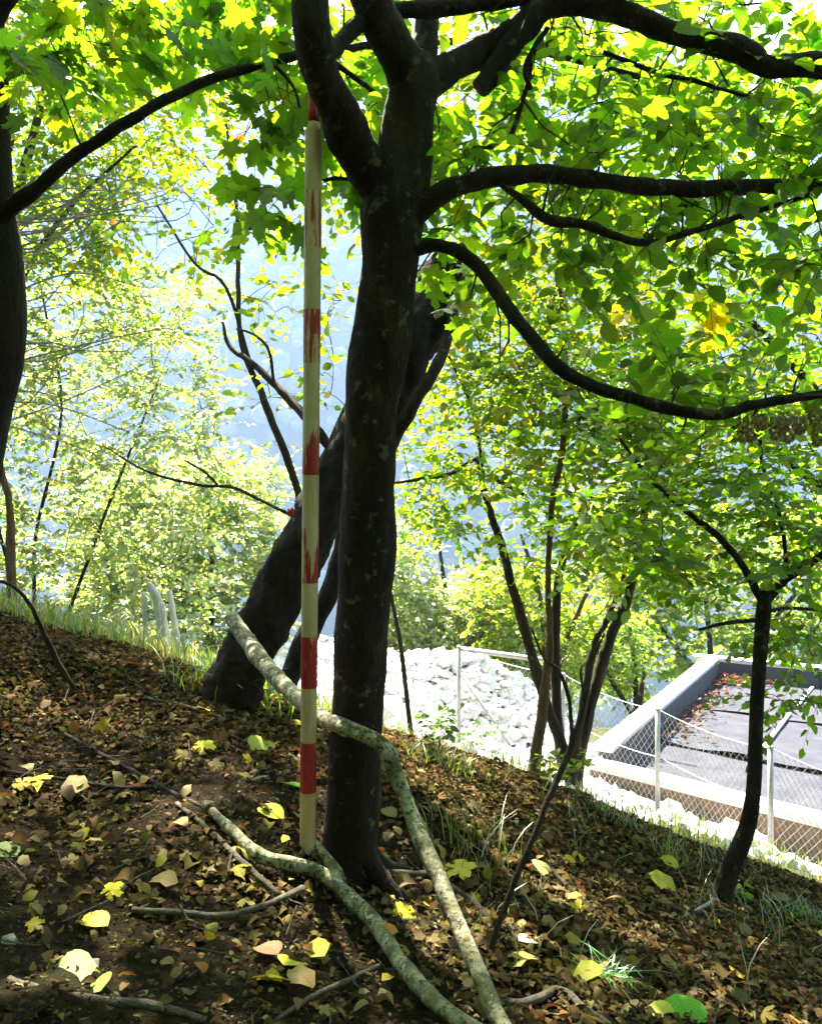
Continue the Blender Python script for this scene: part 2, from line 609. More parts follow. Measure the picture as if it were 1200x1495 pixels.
gx = axis_grid([(-900, -300, 60), (-300, -60, 20), (-60, -12, 4), (-12, -4, 0.35), (-4, 4, 0.045), (4, 12, 0.35), (12, 60, 4), (60, 300, 20), (300, 901, 60)])
gy = axis_grid([(-120, -20, 20), (-20, -2, 2), (-2, 0.6, 0.2), (0.6, 5.4, 0.035), (5.4, 12, 0.12), (12, 20, 0.5), (20, 60, 4), (60, 300, 20), (300, 601, 60)])
GX, GY = np.meshgrid(gx, gy)
GZ = gz(GX.ravel(), GY.ravel())
bumpz = np.zeros(GZ.shape)
fx, fy = GX.ravel(), GY.ravel()
near = (np.abs(fx) < 6) & (fy > 0.3) & (fy < 9)
for k in np.nonzero(near)[0]:
    bumpz[k] = 0.030 * mnoise.noise((fx[k] * 2.2, fy[k] * 2.2, 0.3)) + 0.016 * mnoise.noise((fx[k] * 7, fy[k] * 7, 1.3)) + 0.008 * mnoise.noise((fx[k] * 22, fy[k] * 22, 2.3))
# colour mask: r = grass ground, g = pale stony ground
crest = 4.55 + 0.0 * fx + 0.25 * np.sin(fx * 1.7)
mr = sm((fy - crest) / 0.5)
mg = sm((fy - 6.2 - 0.5 * np.sin(fx * 3.1)) / 0.8) * sm((fx - 0.2) / 0.8) * (1 - sm((fy - 12) / 3))
mg = np.maximum(mg, sm((fy - 6.8) / 0.6) * sm((fx + 2.2) / 0.5) * (1 - sm((fx - 0.8) / 0.5)) * (1 - sm((fy - 10) / 2)))
nx, ny = len(gx), len(gy)
ii, jj = np.meshgrid(np.arange(ny - 1), np.arange(nx - 1), indexing='ij')
q = (ii * nx + jj).ravel()
GF = np.stack([q, q + 1, q + nx + 1, q + nx], -1)
ground = obj('ground', np.stack([fx, fy, GZ + bumpz], -1), GF, M['soil'], None, True, np.stack([mr, mg, 0 * mr], -1))
tag(ground, 'hillside ground sloping down to the right under the trees', None, None, 'structure')

# ------------------------------------------------------------------ mountain across the valley, with its wood
mx = np.linspace(-620, 620, 160)
my = np.linspace(330, 860, 110)
MX, MY = np.meshgrid(mx, my)
mz = []
for x_, y_ in zip(MX.ravel(), MY.ravel()):
    t_ = (y_ - 330) / 370.0
    ridge = 385 + 60 * mnoise.noise((x_ * 0.004, 3.1, 0.0)) + 20 * mnoise.noise((x_ * 0.015, 5.1, 0.0))
    h = -96 + (ridge + 96) * (min(t_, 1.0) - max(0, t_ - 1.0) * 0.5)
    h += 34 * mnoise.noise((x_ * 0.011, y_ * 0.007, 2.0)) * min(1, t_ * 3) + 12 * mnoise.noise((x_ * 0.035, y_ * 0.03, 7.0)) * min(1, t_ * 3)
    mz.append(h)
mz = np.array(mz)
nx_, ny_ = len(mx), len(my)
ii, jj = np.meshgrid(np.arange(ny_ - 1), np.arange(nx_ - 1), indexing='ij')
q = (ii * nx_ + jj).ravel()
mountain = obj('mountain', np.stack([MX.ravel(), MY.ravel(), mz], -1), np.stack([q, q + 1, q + nx_ + 1, q + nx_], -1), M['mountain'], None, True)
tag(mountain, 'steep wooded mountainside across the valley, blue with haze', None, None, 'structure')


def ico():
    p = (1 + 5 ** 0.5) / 2
    V = unit(np.array([(-1, p, 0), (1, p, 0), (-1, -p, 0), (1, -p, 0), (0, -1, p), (0, 1, p), (0, -1, -p), (0, 1, -p), (p, 0, -1), (p, 0, 1), (-p, 0, -1), (-p, 0, 1)]))
    Fc = np.array([(0, 11, 5), (0, 5, 1), (0, 1, 7), (0, 7, 10), (0, 10, 11), (1, 5, 9), (5, 11, 4), (11, 10, 2), (10, 7, 6), (7, 1, 8), (3, 9, 4), (3, 4, 2), (3, 2, 6), (3, 6, 8), (3, 8, 9), (4, 9, 5), (2, 4, 11), (6, 2, 10), (8, 6, 7), (9, 8, 1)])
    return V, Fc


def sub_ico():
    V, Fc = ico()
    V = [tuple(v) for v in V]
    cache, out = {}, []

    def mid(a_, b_):
        k_ = (min(a_, b_), max(a_, b_))
        if k_ not in cache:
            v = unit((np.array(V[a_]) + np.array(V[b_])) / 2)
            V.append(tuple(v))
            cache[k_] = len(V) - 1
        return cache[k_]
    for a_, b_, c_ in Fc:
        ab, bc, ca = mid(a_, b_), mid(b_, c_), mid(c_, a_)
        out += [(a_, ab, ca), (b_, bc, ab), (c_, ca, bc), (ab, bc, ca)]
    return np.array(V), np.array(out)


ICO_V, ICO_F = ico()
IC2_V, IC2_F = sub_ico()


def stamp(TV, TF, pos, rot, scale, cols=None):
    """Many copies of a template: pos (n,3), rot (n,3,3) columns = axes, scale (n,) or (n,3)."""
    pos = np.asarray(pos, float)
    n, k = len(pos), len(TV)
    scale = np.asarray(scale, float)
    if scale.ndim == 1:
        scale = scale[:, None] * np.ones((1, 3))
    V = TV[None] * scale[:, None, :]
    V = np.einsum('nij,nkj->nki', rot, V) + pos[:, None, :]
    Fa = (TF[None] + (np.arange(n) * k)[:, None, None]).reshape(-1, TF.shape[1])
    C = None if cols is None else np.repeat(np.asarray(cols, float), k, axis=0)
    return V.reshape(-1, 3), Fa, C


def rand_rot(n, rng=R):
    qv = unit(rng.normal(size=(n, 4)))
    w_, x_, y_, z_ = qv.T
    return np.stack([np.stack([1 - 2 * (y_ * y_ + z_ * z_), 2 * (x_ * y_ - z_ * w_), 2 * (x_ * z_ + y_ * w_)], -1),
                     np.stack([2 * (x_ * y_ + z_ * w_), 1 - 2 * (x_ * x_ + z_ * z_), 2 * (y_ * z_ - x_ * w_)], -1),
                     np.stack([2 * (x_ * z_ - y_ * w_), 2 * (y_ * z_ + x_ * w_), 1 - 2 * (x_ * x_ + y_ * y_)], -1)], 1)


nfw = 9000
fi = R.integers(0, ny_ - 1, nfw) * nx_ + R.integers(0, nx_ - 1, nfw)
base = np.stack([MX.ravel()[fi], MY.ravel()[fi], mz[fi]], -1) + np.stack([R.uniform(-4, 4, nfw), R.uniform(-2.5, 2.5, nfw), R.uniform(0, 4, nfw)], -1)
sc = R.uniform(2.5, 6.5, nfw)
V, Fa, _ = stamp(IC2_V * (1 + 0.22 * R.normal(size=(len(IC2_V), 1))), IC2_F, base, rand_rot(nfw), np.stack([sc, sc, sc * R.uniform(0.9, 1.5, nfw)], -1))
o = obj('far_wood', V, Fa, M['far_crown'], None, False)
tag(o, 'distant wood covering the mountainside across the valley', 'wood', None, 'stuff')


# ------------------------------------------------------------------ leaf templates (length 1 along +Y from the stalk, normal +Z)
def leaf_oval(teeth=0, curl=0.12, fold=0.16, wid=0.36, nseg=4):
    ts = np.linspace(0, 1, nseg + 1)
    V, Fq = [], []
    for i_, t_ in enumerate(ts):
        z_ = -curl * (t_ - 0.35) ** 2 * 1.6
        V.append((0, t_, z_))
    rows = []
    for sgn in (-1, 1):
        row = []
        for i_, t_ in enumerate(ts[1:-1]):
            wv = wid * (math.sin(math.pi * t_ ** 0.8) ** 0.75)
            row.append(len(V))
            V.append((sgn * wv, t_ + 0.02, -curl * (t_ - 0.35) ** 2 * 1.6 + fold * wv))
        rows.append(row)
    T = []
    for sgn, row in zip((-1, 1), rows):
        tri = []
        if not teeth:
            tri.append((0, row[0], 1))
            for i_ in range(len(row) - 1):
                tri += [(i_ + 1, row[i_], row[i_ + 1]), (i_ + 1, row[i_ + 1], i_ + 2)]
            tri.append((len(row), row[-1], len(ts) - 1))
        else:
            tri.append((0, row[0], 1))
            for i_ in range(len(row) - 1):
                tri += [(i_ + 1, row[i_], row[i_ + 1]), (i_ + 1, row[i_ + 1], i_ + 2)]
                a_, b_ = np.array(V[row[i_]]), np.array(V[row[i_ + 1]])
                V.append(tuple((a_ * 0.45 + b_ * 0.55) + np.array([sgn * 0.035, 0.035, 0.0])))
                tri.append((row[i_], len(V) - 1, row[i_ + 1]))
            tri.append((len(row), row[-1], len(ts) - 1))
        if sgn > 0:
            T += tri
        else:
            T += [(a_, c_, b_) for a_, b_, c_ in tri]
    return np.array(V, float), np.array(T)


def leaf_lobed(curl=0.10, ragged=0.0, seed=1):
    """Five-lobed maple leaf; stalk joint at the origin, tip along +Y."""
    half = [(0.0, -0.02), (0.10, -0.10), (0.24, -0.12), (0.30, -0.04), (0.40, -0.02), (0.36, 0.09), (0.27, 0.15), (0.36, 0.22), (0.38, 0.30), (0.52, 0.36), (0.45, 0.44),
            (0.46, 0.54), (0.36, 0.52), (0.28, 0.56), (0.20, 0.47), (0.15, 0.58), (0.22, 0.66), (0.15, 0.74), (0.09, 0.84), (0.04, 0.86), (0.0, 1.0)]
    pts = half + [(-x_, y_) for x_, y_ in half[-2:0:-1]]
    rs = np.random.default_rng(seed)
    V = [(0, 0.28, 0.02)]
    for x_, y_ in pts:
        r_ = math.hypot(x_, y_ - 0.3)
        V.append((x_ * 1.05 + rs.normal() * ragged, y_ + rs.normal() * ragged, -curl * r_ * r_ * 1.8 + 0.05 * abs(x_)))
    n_ = len(pts)
    T = [(0, 1 + i_, 1 + (i_ + 1) % n_) for i_ in range(n_)]
    # stalk
    k_ = len(V)
    V += [(-0.012, 0.0, 0.0), (0.012, 0.0, 0.0), (0.0, -0.42, 0.05)]
    T.append((k_, k_ + 2, k_ + 1))
    T = [(a_, c_, b_) for a_, b_, c_ in T]
    return np.array(V, float), np.array(T)


def leaf_simple():
    V = np.array([(0, 0, 0), (0.30, 0.38, 0.07), (0.20, 0.78, 0.02), (0, 1, -0.06), (-0.20, 0.78, 0.02), (-0.30, 0.38, 0.07), (0, 0.5, -0.01)], float)
    T = np.array([(0, 1, 6), (1, 2, 6), (2, 3, 6), (3, 4, 6), (4, 5, 6), (5, 0, 6)])
    return V, T


def leaf_tiny():
    V = np.array([(0, 0, 0), (0.32, 0.45, 0.07), (0, 1, -0.03), (-0.32, 0.45, 0.07)], float)
    return V, np.array([(0, 1, 2), (0, 2, 3)])


def leaf_curled(seed, wid=0.4):
    """Dry curled leaf: strip of cross-sections with strong roll."""
    rs = np.random.default_rng(seed)
    V, T = [], []
    n_ = 5
    roll = rs.uniform(0.5, 1.4)
    for i_ in range(n_):
        t_ = i_ / (n_ - 1)
        wv = wid * max(math.sin(math.pi * (0.08 + 0.86 * t_)), 0.08) * rs.uniform(0.75, 1.2)
        zc = 0.22 * math.sin(t_ * 3 + rs.uniform(0, 1)) * rs.uniform(0.4, 1)
        for s_ in (-1, 0, 1):
            an = roll * s_ * rs.uniform(0.7, 1.2)
            V.append((math.sin(an) * wv / max(roll, 0.5), t_ - 0.5 + rs.normal() * 0.03, zc + (1 - math.cos(an)) * wv * 0.8 + rs.normal() * 0.015))
    for i_ in range(n_ - 1):
        for s_ in range(2):
            a_ = i_ * 3 + s_
            T += [(a_, a_ + 1, a_ + 4), (a_, a_ + 4, a_ + 3)]
    return np.array(V, float), np.array(T)


OVAL_T = leaf_oval(1, nseg=9, wid=0.32, curl=0.25, fold=0.22)
OVAL = leaf_oval(0, nseg=5, wid=0.33, curl=0.2, fold=0.2)
LOBED = leaf_lobed(0.2, 0.012)
SIMPLE = leaf_simple()
TINY = leaf_tiny()


class Leaves:
    def __init__(self):
        self.p, self.ax, self.nm, self.s, self.c = [], [], [], [], []

    def add(self, p, ax, nm, s, c):
        self.p.append(p); self.ax.append(ax); self.nm.append(nm); self.s.append(s); self.c.append(c)

    def arrays(self):
        p, ax, nm, s, c = [np.concatenate(v) for v in (self.p, self.ax, self.nm, self.s, self.c)]
        ax = unit(ax)
        sd = unit(np.cross(ax, nm))
        nm = np.cross(sd, ax)
        return p, np.stack([sd, ax, nm], -1), s, c


def pick_cols(pal, n, rng=R, jit=0.22):
    pal = np.asarray(pal, float)
    wts = pal[:, 3] / pal[:, 3].sum()
    c = pal[rng.choice(len(pal), n, p=wts), :3]
    return np.clip(c * (1 + jit * rng.normal(size=(n, 1))) * (1 + 0.08 * rng.normal(size=(n, 3))), 0.004, 0.6)


GREEN = [(0.050, 0.105, 0.010, 5), (0.065, 0.125, 0.012, 4), (0.040, 0.085, 0.012, 3), (0.10, 0.14, 0.012, 1)]
DEEP = [(0.035, 0.090, 0.010, 5), (0.045, 0.105, 0.010, 4), (0.03, 0.07, 0.01, 3)]
YGREEN = [(0.085, 0.130, 0.012, 5), (0.12, 0.15, 0.012, 3), (0.06, 0.11, 0.012, 4), (0.20, 0.16, 0.015, 0.8), (0.16, 0.08, 0.02, 0.15)]
GLARE_GREEN = [(0.13, 0.18, 0.08, 5), (0.17, 0.21, 0.11, 5), (0.07, 0.13, 0.05, 4), (0.20, 0.18, 0.05, 0.3)]  # green whitened to carry the glare on overexposed leaves
YELLOW = [(0.30, 0.25, 0.015, 5), (0.24, 0.24, 0.02, 3)]


def spray(lv, tw, p, d, length, n, size, pal, droop=0.25, rng=R, tr=0.0022, flat=0.45):
    d = unit(d)
    up = np.array([0, 0, 1.0])
    sd = unit(np.cross(d, up) + 1e-6)
    t_ = (np.arange(n) + 0.6) / n
    path = lambda q_: p + d[None] * (q_ * length)[:, None] + np.array([0, 0, -1.0])[None] * (droop * length * q_ ** 2)[:, None]
    sg = np.where(np.arange(n) % 2 == 0, 1.0, -1.0)
    sg = sg * rng.choice([-1, 1])
    ax = d[None] * rng.uniform(0.3, 0.8, (n, 1)) + sd[None] * (sg * rng.uniform(0.6, 1.0, n))[:, None] + np.array([0, 0, -1.0])[None] * rng.uniform(0.0, 0.55, (n, 1)) + 0.15 * rng.normal(size=(n, 3))
    ax[-1] = d + np.array([0, 0, -0.3])
    nm = up[None] + flat * rng.normal(size=(n, 3))
    s_ = size * rng.uniform(0.6, 1.15, n)
    lv.add(path(t_), ax, nm, s_, pick_cols(pal, n, rng))
    if tw is not None:
        q_ = np.linspace(0, 1, 4)
        V_, f_ = tube_arrays(path(q_), np.linspace(tr, tr * 0.4, 4), 3, cap=False)
        tw.add(V_, f_)


def crown(lv, tw, limbs, targets, size, pal, n_per=9, slen=0.35, sprays=3, br=0.004, droop=0.2, rng=R, rise=0.12, maxr=1.0, tr=0.0018, flat=0.45):
    """Branches grown from limbs to each target, leafy sprays at their ends."""
    nodes = np.vstack(limbs)
    targets = np.asarray(targets, float)
    d0 = np.array([np.min(np.linalg.norm(nodes - t_, axis=1)) for t_ in targets])
    for k_ in np.argsort(d0):
        tg = targets[k_]
        dd = np.linalg.norm(nodes - tg, axis=1)
        a_ = nodes[np.argmin(dd)]
        ln = max(float(dd.min()), 0.02)
        mid = (a_ + tg) / 2 + np.array([0, 0, rise * ln]) + rng.normal(size=3) * 0.08 * ln
        pth = catmull(np.array([a_, mid, tg]), 4)
        r_ = np.linspace(min(br * (0.7 + ln * 1.2), br * 3), br * 0.45, len(pth))
        V_, f_ = tube_arrays(pth, r_, 4, cap=False)
        tw.add(V_, f_)
        nodes = np.vstack([nodes, pth[2:]])
        dirv = unit(tg - a_)
        for s_ in range(sprays):
            q_ = rng.uniform(0.35, 1.0) if s_ else 1.0
            p_ = pth[min(int(q_ * (len(pth) - 1)), len(pth) - 1)]
            dv = dirv * 0.7 + rng.normal(size=3) * np.array([0.8, 0.8, 0.3])
            spray(lv, tw, p_, dv, slen * rng.uniform(0.6, 1.2), max(3, int(n_per * rng.uniform(0.7, 1.3))), size, pal, droop, rng, tr, flat)


def region_targets(regs, rng=R):
    """[(px0,px1,py0,py1,d0,d1,count)] -> points."""
    out = []
    for a_, b_, c_, d_, e_, f_, n_ in regs:
        px, py, dd = rng.uniform(a_, b_, n_), rng.uniform(c_, d_, n_), rng.uniform(e_, f_, n_)
        out.append(np.stack([(px - 600) / F * dd, dd, -(py - 747.5) / F * dd], -1))
    return np.vstack(out)


def finish_leaves(root, lv, tmpl_near, tmpl_mass, nsingle, m_single='leaf_single', m_mass='leaf_mass', minpx=0):
    """The leaves that show largest become objects of their own, the rest one mass."""
    p, rot, s, c = lv.arrays()
    px = 600 + F * p[:, 0] / np.maximum(p[:, 1], 0.1)
    py = 747.5 - F * p[:, 2] / np.maximum(p[:, 1], 0.1)
    big = s / np.maximum(p[:, 1], 0.1) * F
    ok = (px > 5) & (px < 1195) & (py > 5) & (py < 1490) & (p[:, 1] > 0.3)
    score = np.where(ok, big, -1)
    order = np.argsort(-score)
    sel = order[:nsingle]
    sel = sel[score[sel] > minpx]
    if len(sel):
        me = make_mesh('leaf', *tmpl_near, smooth=True)
        me.materials.append(M[m_single])
        for k_ in sel:
            place('leaf', me, root, p[k_], rot[k_], float(s[k_]), c[k_])
    rest = np.setdiff1d(np.arange(len(p)), sel)
    if len(rest):
        V_, F_, C_ = stamp(tmpl_mass[0], tmpl_mass[1], p[rest], rot[rest], s[rest], c[rest])
        o_ = obj('crown', V_, F_, M[m_mass], root, True, C_)
        o_['kind'] = 'stuff'
    return len(p)


def kink(path, rad, seed, amt=0.45):
    """Uneven run and swelling of a grown branch."""
    n_ = len(path)
    ln = np.concatenate([[0], np.cumsum(np.linalg.norm(np.diff(path, axis=0), axis=1))])
    fade = np.minimum(1, np.arange(n_) / 4.0)
    for i_ in range(n_):
        f_ = ln[i_] / max(0.05, 5.0 * rad[i_])
        path[i_] += fade[i_] * amt * rad[i_] * np.array(mnoise.noise_vector((f_, seed * 3.7, 0.5)))
        rad[i_] *= 1 + 0.16 * mnoise.noise((f_ * 1.7, seed * 1.3, 9.0))


def limb(root, name, pts, m, k=10, step=6, bump=0.06, freq=14, seed=0):
    path, rad = pix_path(pts, step)
    kink(path, rad, seed, 0.3)
    rad *= {'branch': 0.84, 'stem': 0.8}.get(name, 1.0)
    V_, f_ = tube_arrays(path, rad, k, bump, freq, seed)
    o_ = obj(name, V_, f_, M[m], root, True)
    return path

# ------------------------------------------------------------------ the forked tree in the middle
base = ground_px(520, 1300)
tree = empty('broadleaf_tree', (base[0], base[1], base[2]))
tag(tree, 'dark forked tree in the middle with long branches reaching right, toothed oval leaves', 'tree')
trunk_path, trunk_rad = pix_path([(503, 1345, 2.60, 120), (506, 1305, 2.60, 98), (511, 1260, 2.60, 84), (515, 1190, 2.60, 80), (524, 1000, 2.58, 75), (534, 850, 2.56, 80), (537, 790, 2.55, 84), (538, 690, 2.52, 76), (541, 600, 2.50, 80),
                                  (556, 500, 2.47, 88), (568, 400, 2.44, 80), (573, 310, 2.42, 92), (588, 240, 2.40, 84), (600, 170, 2.38, 74), (606, 118, 2.36, 70), (606, 85, 2.36, 50)], 14)
V_, f_ = tube_arrays(trunk_path, trunk_rad, 40, 0.095, 13, 3)
obj('trunk', V_, f_, M['bark'], tree, True)
for k_, (rx, ry, ln) in enumerate([(0.9, -0.25, 0.26), (-0.5, 0.8, 0.22), (0.8, 0.7, 0.25)]):
    c0 = base + np.array([-0.03, 0.08, 0])
    dv_ = unit(np.array([rx, ry, 0]))
    ps = []
    for t_ in np.linspace(0, 1, 7):
        q_ = c0 + dv_ * (0.045 + t_ * ln)
        q_[2] = gz1(q_[0], q_[1]) + 0.10 * (1 - t_) ** 2.2 - 0.02 * t_
        ps.append(q_)
    V_, f_ = tube_arrays(np.array(ps), np.linspace(0.038, 0.010, 7), 10, 0.15, 14, 70 + k_)
    obj('root', V_, f_, M['bark'], tree, True)
LB = [trunk_path[90:]]
limb_specs = [
    ('limb', [(566, 300, 2.41, 50), (535, 245, 2.36, 62), (505, 185, 2.24, 60), (482, 130, 2.14, 58), (466, 85, 2.10, 58), (453, 35, 2.06, 56), (450, -30, 2.04, 56), (440, -160, 2.0, 48)], 18),
    ('limb', [(606, 128, 2.36, 60), (584, 78, 2.31, 62), (552, 15, 2.27, 60), (528, -50, 2.24, 56), (500, -160, 2.2, 50)], 18),
    ('limb', [(608, 125, 2.38, 42), (620, 60, 2.43, 40), (624, -10, 2.46, 38), (632, -140, 2.5, 34)], 14),
    ('limb', [(604, 135, 2.36, 40), (655, 100, 2.40, 46), (705, 76, 2.45, 46), (748, 52, 2.43, 44), (785, 18, 2.40, 40), (825, 2, 2.38, 36), (890, 10, 2.36, 34), (980, 44, 2.34, 32), (1075, 74, 2.32, 34), (1120, 96, 2.32, 32), (1215, 95, 2.3, 34), (1420, 110, 2.3, 28)], 14),
    ('branch', [(700, 130, 2.41, 34), (722, 108, 2.41, 40), (745, 66, 2.40, 40), (770, 30, 2.40, 34)], 12),
    ('branch', [(470, 92, 2.10, 34), (505, 52, 2.2, 30), (560, 18, 2.3, 30), (640, 12, 2.36, 28), (740, 2, 2.38, 26), (870, -22, 2.4, 22), (1000, -60, 2.4, 18)], 12),
    ('branch', [(588, 325, 2.42, 52), (640, 286, 2.39, 38), (700, 259, 2.41, 36), (780, 252, 2.44, 32), (880, 262, 2.48, 30), (1000, 275, 2.54, 28), (1100, 272, 2.58, 26), (1215, 265, 2.62, 24), (1430, 250, 2.7, 18)], 12),
    ('branch', [(585, 368, 2.43, 34), (640, 358, 2.39, 24), (690, 381, 2.37, 24), (740, 442, 2.35, 26), (790, 510, 2.33, 25), (850, 556, 2.32, 24), (950, 590, 2.31, 22), (1040, 604, 2.3, 21), (1110, 590, 2.3, 18), (1215, 574, 2.29, 15), (1380, 560, 2.3, 10)], 12),
    ('branch', [(730, 268, 2.41, 10), (760, 290, 2.38, 15), (800, 318, 2.36, 19), (850, 326, 2.36, 18), (900, 345, 2.38, 15), (960, 352, 2.42, 12), (1060, 322, 2.46, 10), (1180, 285, 2.5, 8)], 8),
    ('branch', [(775, 130, 2.43, 8), (768, 95, 2.42, 10), (800, 40, 2.4, 10)], 6),
    ('branch', [(880, 75, 2.5, 8), (960, 105, 2.52, 9), (1040, 125, 2.5, 7), (1120, 150, 2.5, 5)], 6),
    ('branch', [(690, 215, 2.45, 6), (740, 205, 2.45, 8), (770, 120, 2.44, 9), (778, 70, 2.42, 8)], 6),
]
for i_, (nm_, pts_, k_) in enumerate(limb_specs):
    pth = limb(tree, nm_, pts_, 'bark', k_ + 2, 10, 0.12, 17, i_)
    LB.append(pth[2:])
lv, tw = Leaves(), Bag()
tg = region_targets([(640, 1210, -60, 250, 2.35, 3.2, 52), (650, 1230, 120, 390, 2.4, 3.3, 40), (1000, 1260, 250, 420, 2.35, 3.1, 14), (930, 1230, 540, 600, 2.25, 2.6, 5),
                     (620, 1600, -400, -60, 2.2, 3.0, 12)])
crown(lv, tw, LB[4:], tg, 0.078, GREEN, 7, 0.34, 3, 0.0042, 0.25, flat=0.55)
rt = np.random.default_rng(8)
for pth in LB[4:]:
    for k_ in range(max(2, len(pth) // 6)):
        p0 = pth[rt.integers(2, len(pth) - 1)]
        dv_ = rt.normal(size=3) * [0.7, 0.7, 1.0]
        ln = rt.uniform(0.04, 0.24)
        dv_ = unit(dv_)
        V_, f_ = tube_arrays(np.array([p0, p0 + dv_ * ln * 0.5 + rt.normal(size=3) * 0.012, p0 + dv_ * ln + rt.normal(size=3) * 0.025]), [0.0042, 0.003, 0.0012], 5)
        tw.add(V_, f_)
o_ = tw.build('twigs', M['twig'], tree)
o_['kind'] = 'stuff'
finish_leaves(tree, lv, OVAL_T, OVAL, 300)
# dry seed clusters hanging from the low right branch
for i_, (px, py, h_) in enumerate([(1085, 605, 36), (1097, 608, 34), (1112, 604, 20), (1132, 606, 32), (1140, 606, 22), (1152, 606, 38), (1168, 606, 24), (1190, 590, 28), (1194, 618, 30)]):
    top = P(px, py, 2.29)
    b_ = Bag()
    n_ = 26
    for k_ in range(n_):
        t_ = k_ / n_
        an = k_ * 2.4
        r_ = 0.010 * math.sin(math.pi * min(1, t_ * 0.8 + 0.15)) + 0.002
        c_ = top + np.array([math.cos(an) * r_, math.sin(an) * r_, -t_ * h_ / F * 2.29])
        ax_ = unit(np.array([math.cos(an) * 0.5, math.sin(an) * 0.5, -1.0]))
        sd_ = unit(np.cross(ax_, [0.3, 0.8, 0.1]))
        V_, F_, _ = stamp(SIMPLE[0], SIMPLE[1], [c_], np.stack([sd_, ax_, np.cross(sd_, ax_)], -1)[None], np.array([0.017]))
        b_.add(V_, F_)
    V_, f_ = tube_arrays(np.array([top + [0, 0, 0.02], top + [0, 0, -h_ / F * 2.2]]), [0.0012, 0.001], 4)
    b_.add(V_, f_)
    o_ = b_.build('seed_cluster', M['seed'], tree)
    if i_ == 0:
        o_['label'] = 'dry brown hanging seed cluster'

# ------------------------------------------------------------------ maple at the left edge
b0 = ground_px(-80, 1130)
maple = empty('maple_tree', b0)
tag(maple, 'dark maple at the left edge with a long arching branch and lobed leaves', 'tree')
mp_path, mp_rad = pix_path([(-85, 1160, 2.75, 130), (-75, 1000, 2.72, 105), (-62, 800, 2.68, 95), (-45, 660, 2.65, 92), (-20, 540, 2.62, 95), (-14, 450, 2.6, 96), (-18, 380, 2.58, 94), (-32, 290, 2.56, 96), (-38, 150, 2.54, 92), (-42, 0, 2.52, 90), (-50, -250, 2.5, 80), (-40, -600, 2.5, 60)], 8)
V_, f_ = tube_arrays(mp_path, mp_rad, 20, 0.05, 11, 9)
obj('trunk', V_, f_, M['bark_maple'], maple, True)
ML = [mp_path[50:]]
for i_, (nm_, pts_, k_) in enumerate([
    ('branch', [(-25, 345, 2.56, 40), (12, 305, 2.52, 30), (50, 278, 2.5, 25), (110, 228, 2.48, 21), (200, 168, 2.5, 19), (300, 118, 2.55, 17), (400, 88, 2.6, 16), (480, 74, 2.66, 14), (600, 60, 2.8, 13), (760, 70, 2.95, 12), (930, 110, 3.1, 10), (1080, 140, 3.2, 7)], 12),
    ('branch', [(-30, 60, 2.53, 40), (60, -60, 2.5, 28), (220, -110, 2.6, 22), (420, -160, 2.8, 16), (640, -180, 3.0, 12)], 10),
    ('branch', [(-30, -100, 2.5, 44), (120, -260, 2.8, 30), (350, -380, 3.3, 22), (640, -400, 3.9, 16), (900, -350, 4.2, 10)], 10),
    ('branch', [(-30, -60, 2.5, 40), (-120, -240, 3.0, 30), (-200, -420, 3.8, 20), (-100, -520, 4.5, 12)], 10),
    ('branch', [(395, 88, 2.6, 7), (430, 130, 2.58, 6), (442, 190, 2.58, 5)], 6),
    ('branch', [(520, 262, 2.55, 7), (480, 262, 2.56, 7), (425, 288, 2.58, 5)], 6),
    ('branch', [(490, 92, 2.6, 10), (540, 130, 2.62, 9), (575, 165, 2.66, 7)], 6),
]):
    ML.append(limb(maple, nm_, pts_, 'bark_maple', k_, 7, 0.05, 13, 20 + i_)[1:])
lv, tw = Leaves(), Bag()
rm = np.random.default_rng(5)
crown(lv, tw, ML, region_targets([(30, 440, -60, 110, 2.45, 3.1, 28), (40, 600, -60, 130, 3.2, 4.3, 48), (340, 520, 130, 320, 2.5, 3.0, 10), (490, 600, 60, 260, 2.7, 3.4, 9), (640, 930, 90, 430, 2.9, 3.7, 40), (900, 1210, 60, 330, 3.0, 3.8, 20), (-200, 30, -200, 200, 2.0, 3.2, 10)], rm),
      0.128, GREEN, 4, 0.22, 2, 0.003, 0.35, rm, tr=0.0016, flat=0.6)
crown(lv, tw, ML, region_targets([(-500, 300, -900, -300, 2.2, 3.6, 40)], rm), 0.155, GREEN, 6, 0.3, 3, 0.004, 0.3, rm)
# unseen crown added overhead and behind the viewpoint to cut the sky light
over = limb(maple, 'branch', [(-35, -150, 2.5, 60), (-60, -420, 2.3, 50), (-40, -900, 1.9, 44), (150, -2400, 1.1, 60)], 'bark_maple', 10, 6, 0.05, 13, 33)
ov2 = catmull(np.array([over[-1], over[-1] + [1.2, -1.2, 0.4], over[-1] + [2.6, -2.4, 0.5]]), 8)
V_, f_ = tube_arrays(ov2, np.linspace(0.03, 0.012, len(ov2)), 8)
obj('branch', V_, f_, M['bark_maple'], maple, True)
rc = np.random.default_rng(55)
nb = 330
tgt = np.column_stack([rc.uniform(-4.5, 4.5, nb), rc.uniform(-5.0, 2.2, nb), rc.uniform(2.4, 4.0, nb)])
crown(lv, tw, ML + [over, ov2], tgt, 0.16, GREEN, 7, 0.4, 4, 0.004, 0.3, rc, tr=0.0016)
crown(lv, tw, ML, P(965, 420, 3.3) + 0.14 * rm.normal(size=(5, 3)) * np.array([1, 0.5, 0.5]), 0.15, YELLOW, 4, 0.18, 1, 0.002, 0.5, rm)
o_ = tw.build('twigs', M['twig'], maple)
o_['kind'] = 'stuff'
finish_leaves(maple, lv, LOBED, LOBED, 300)

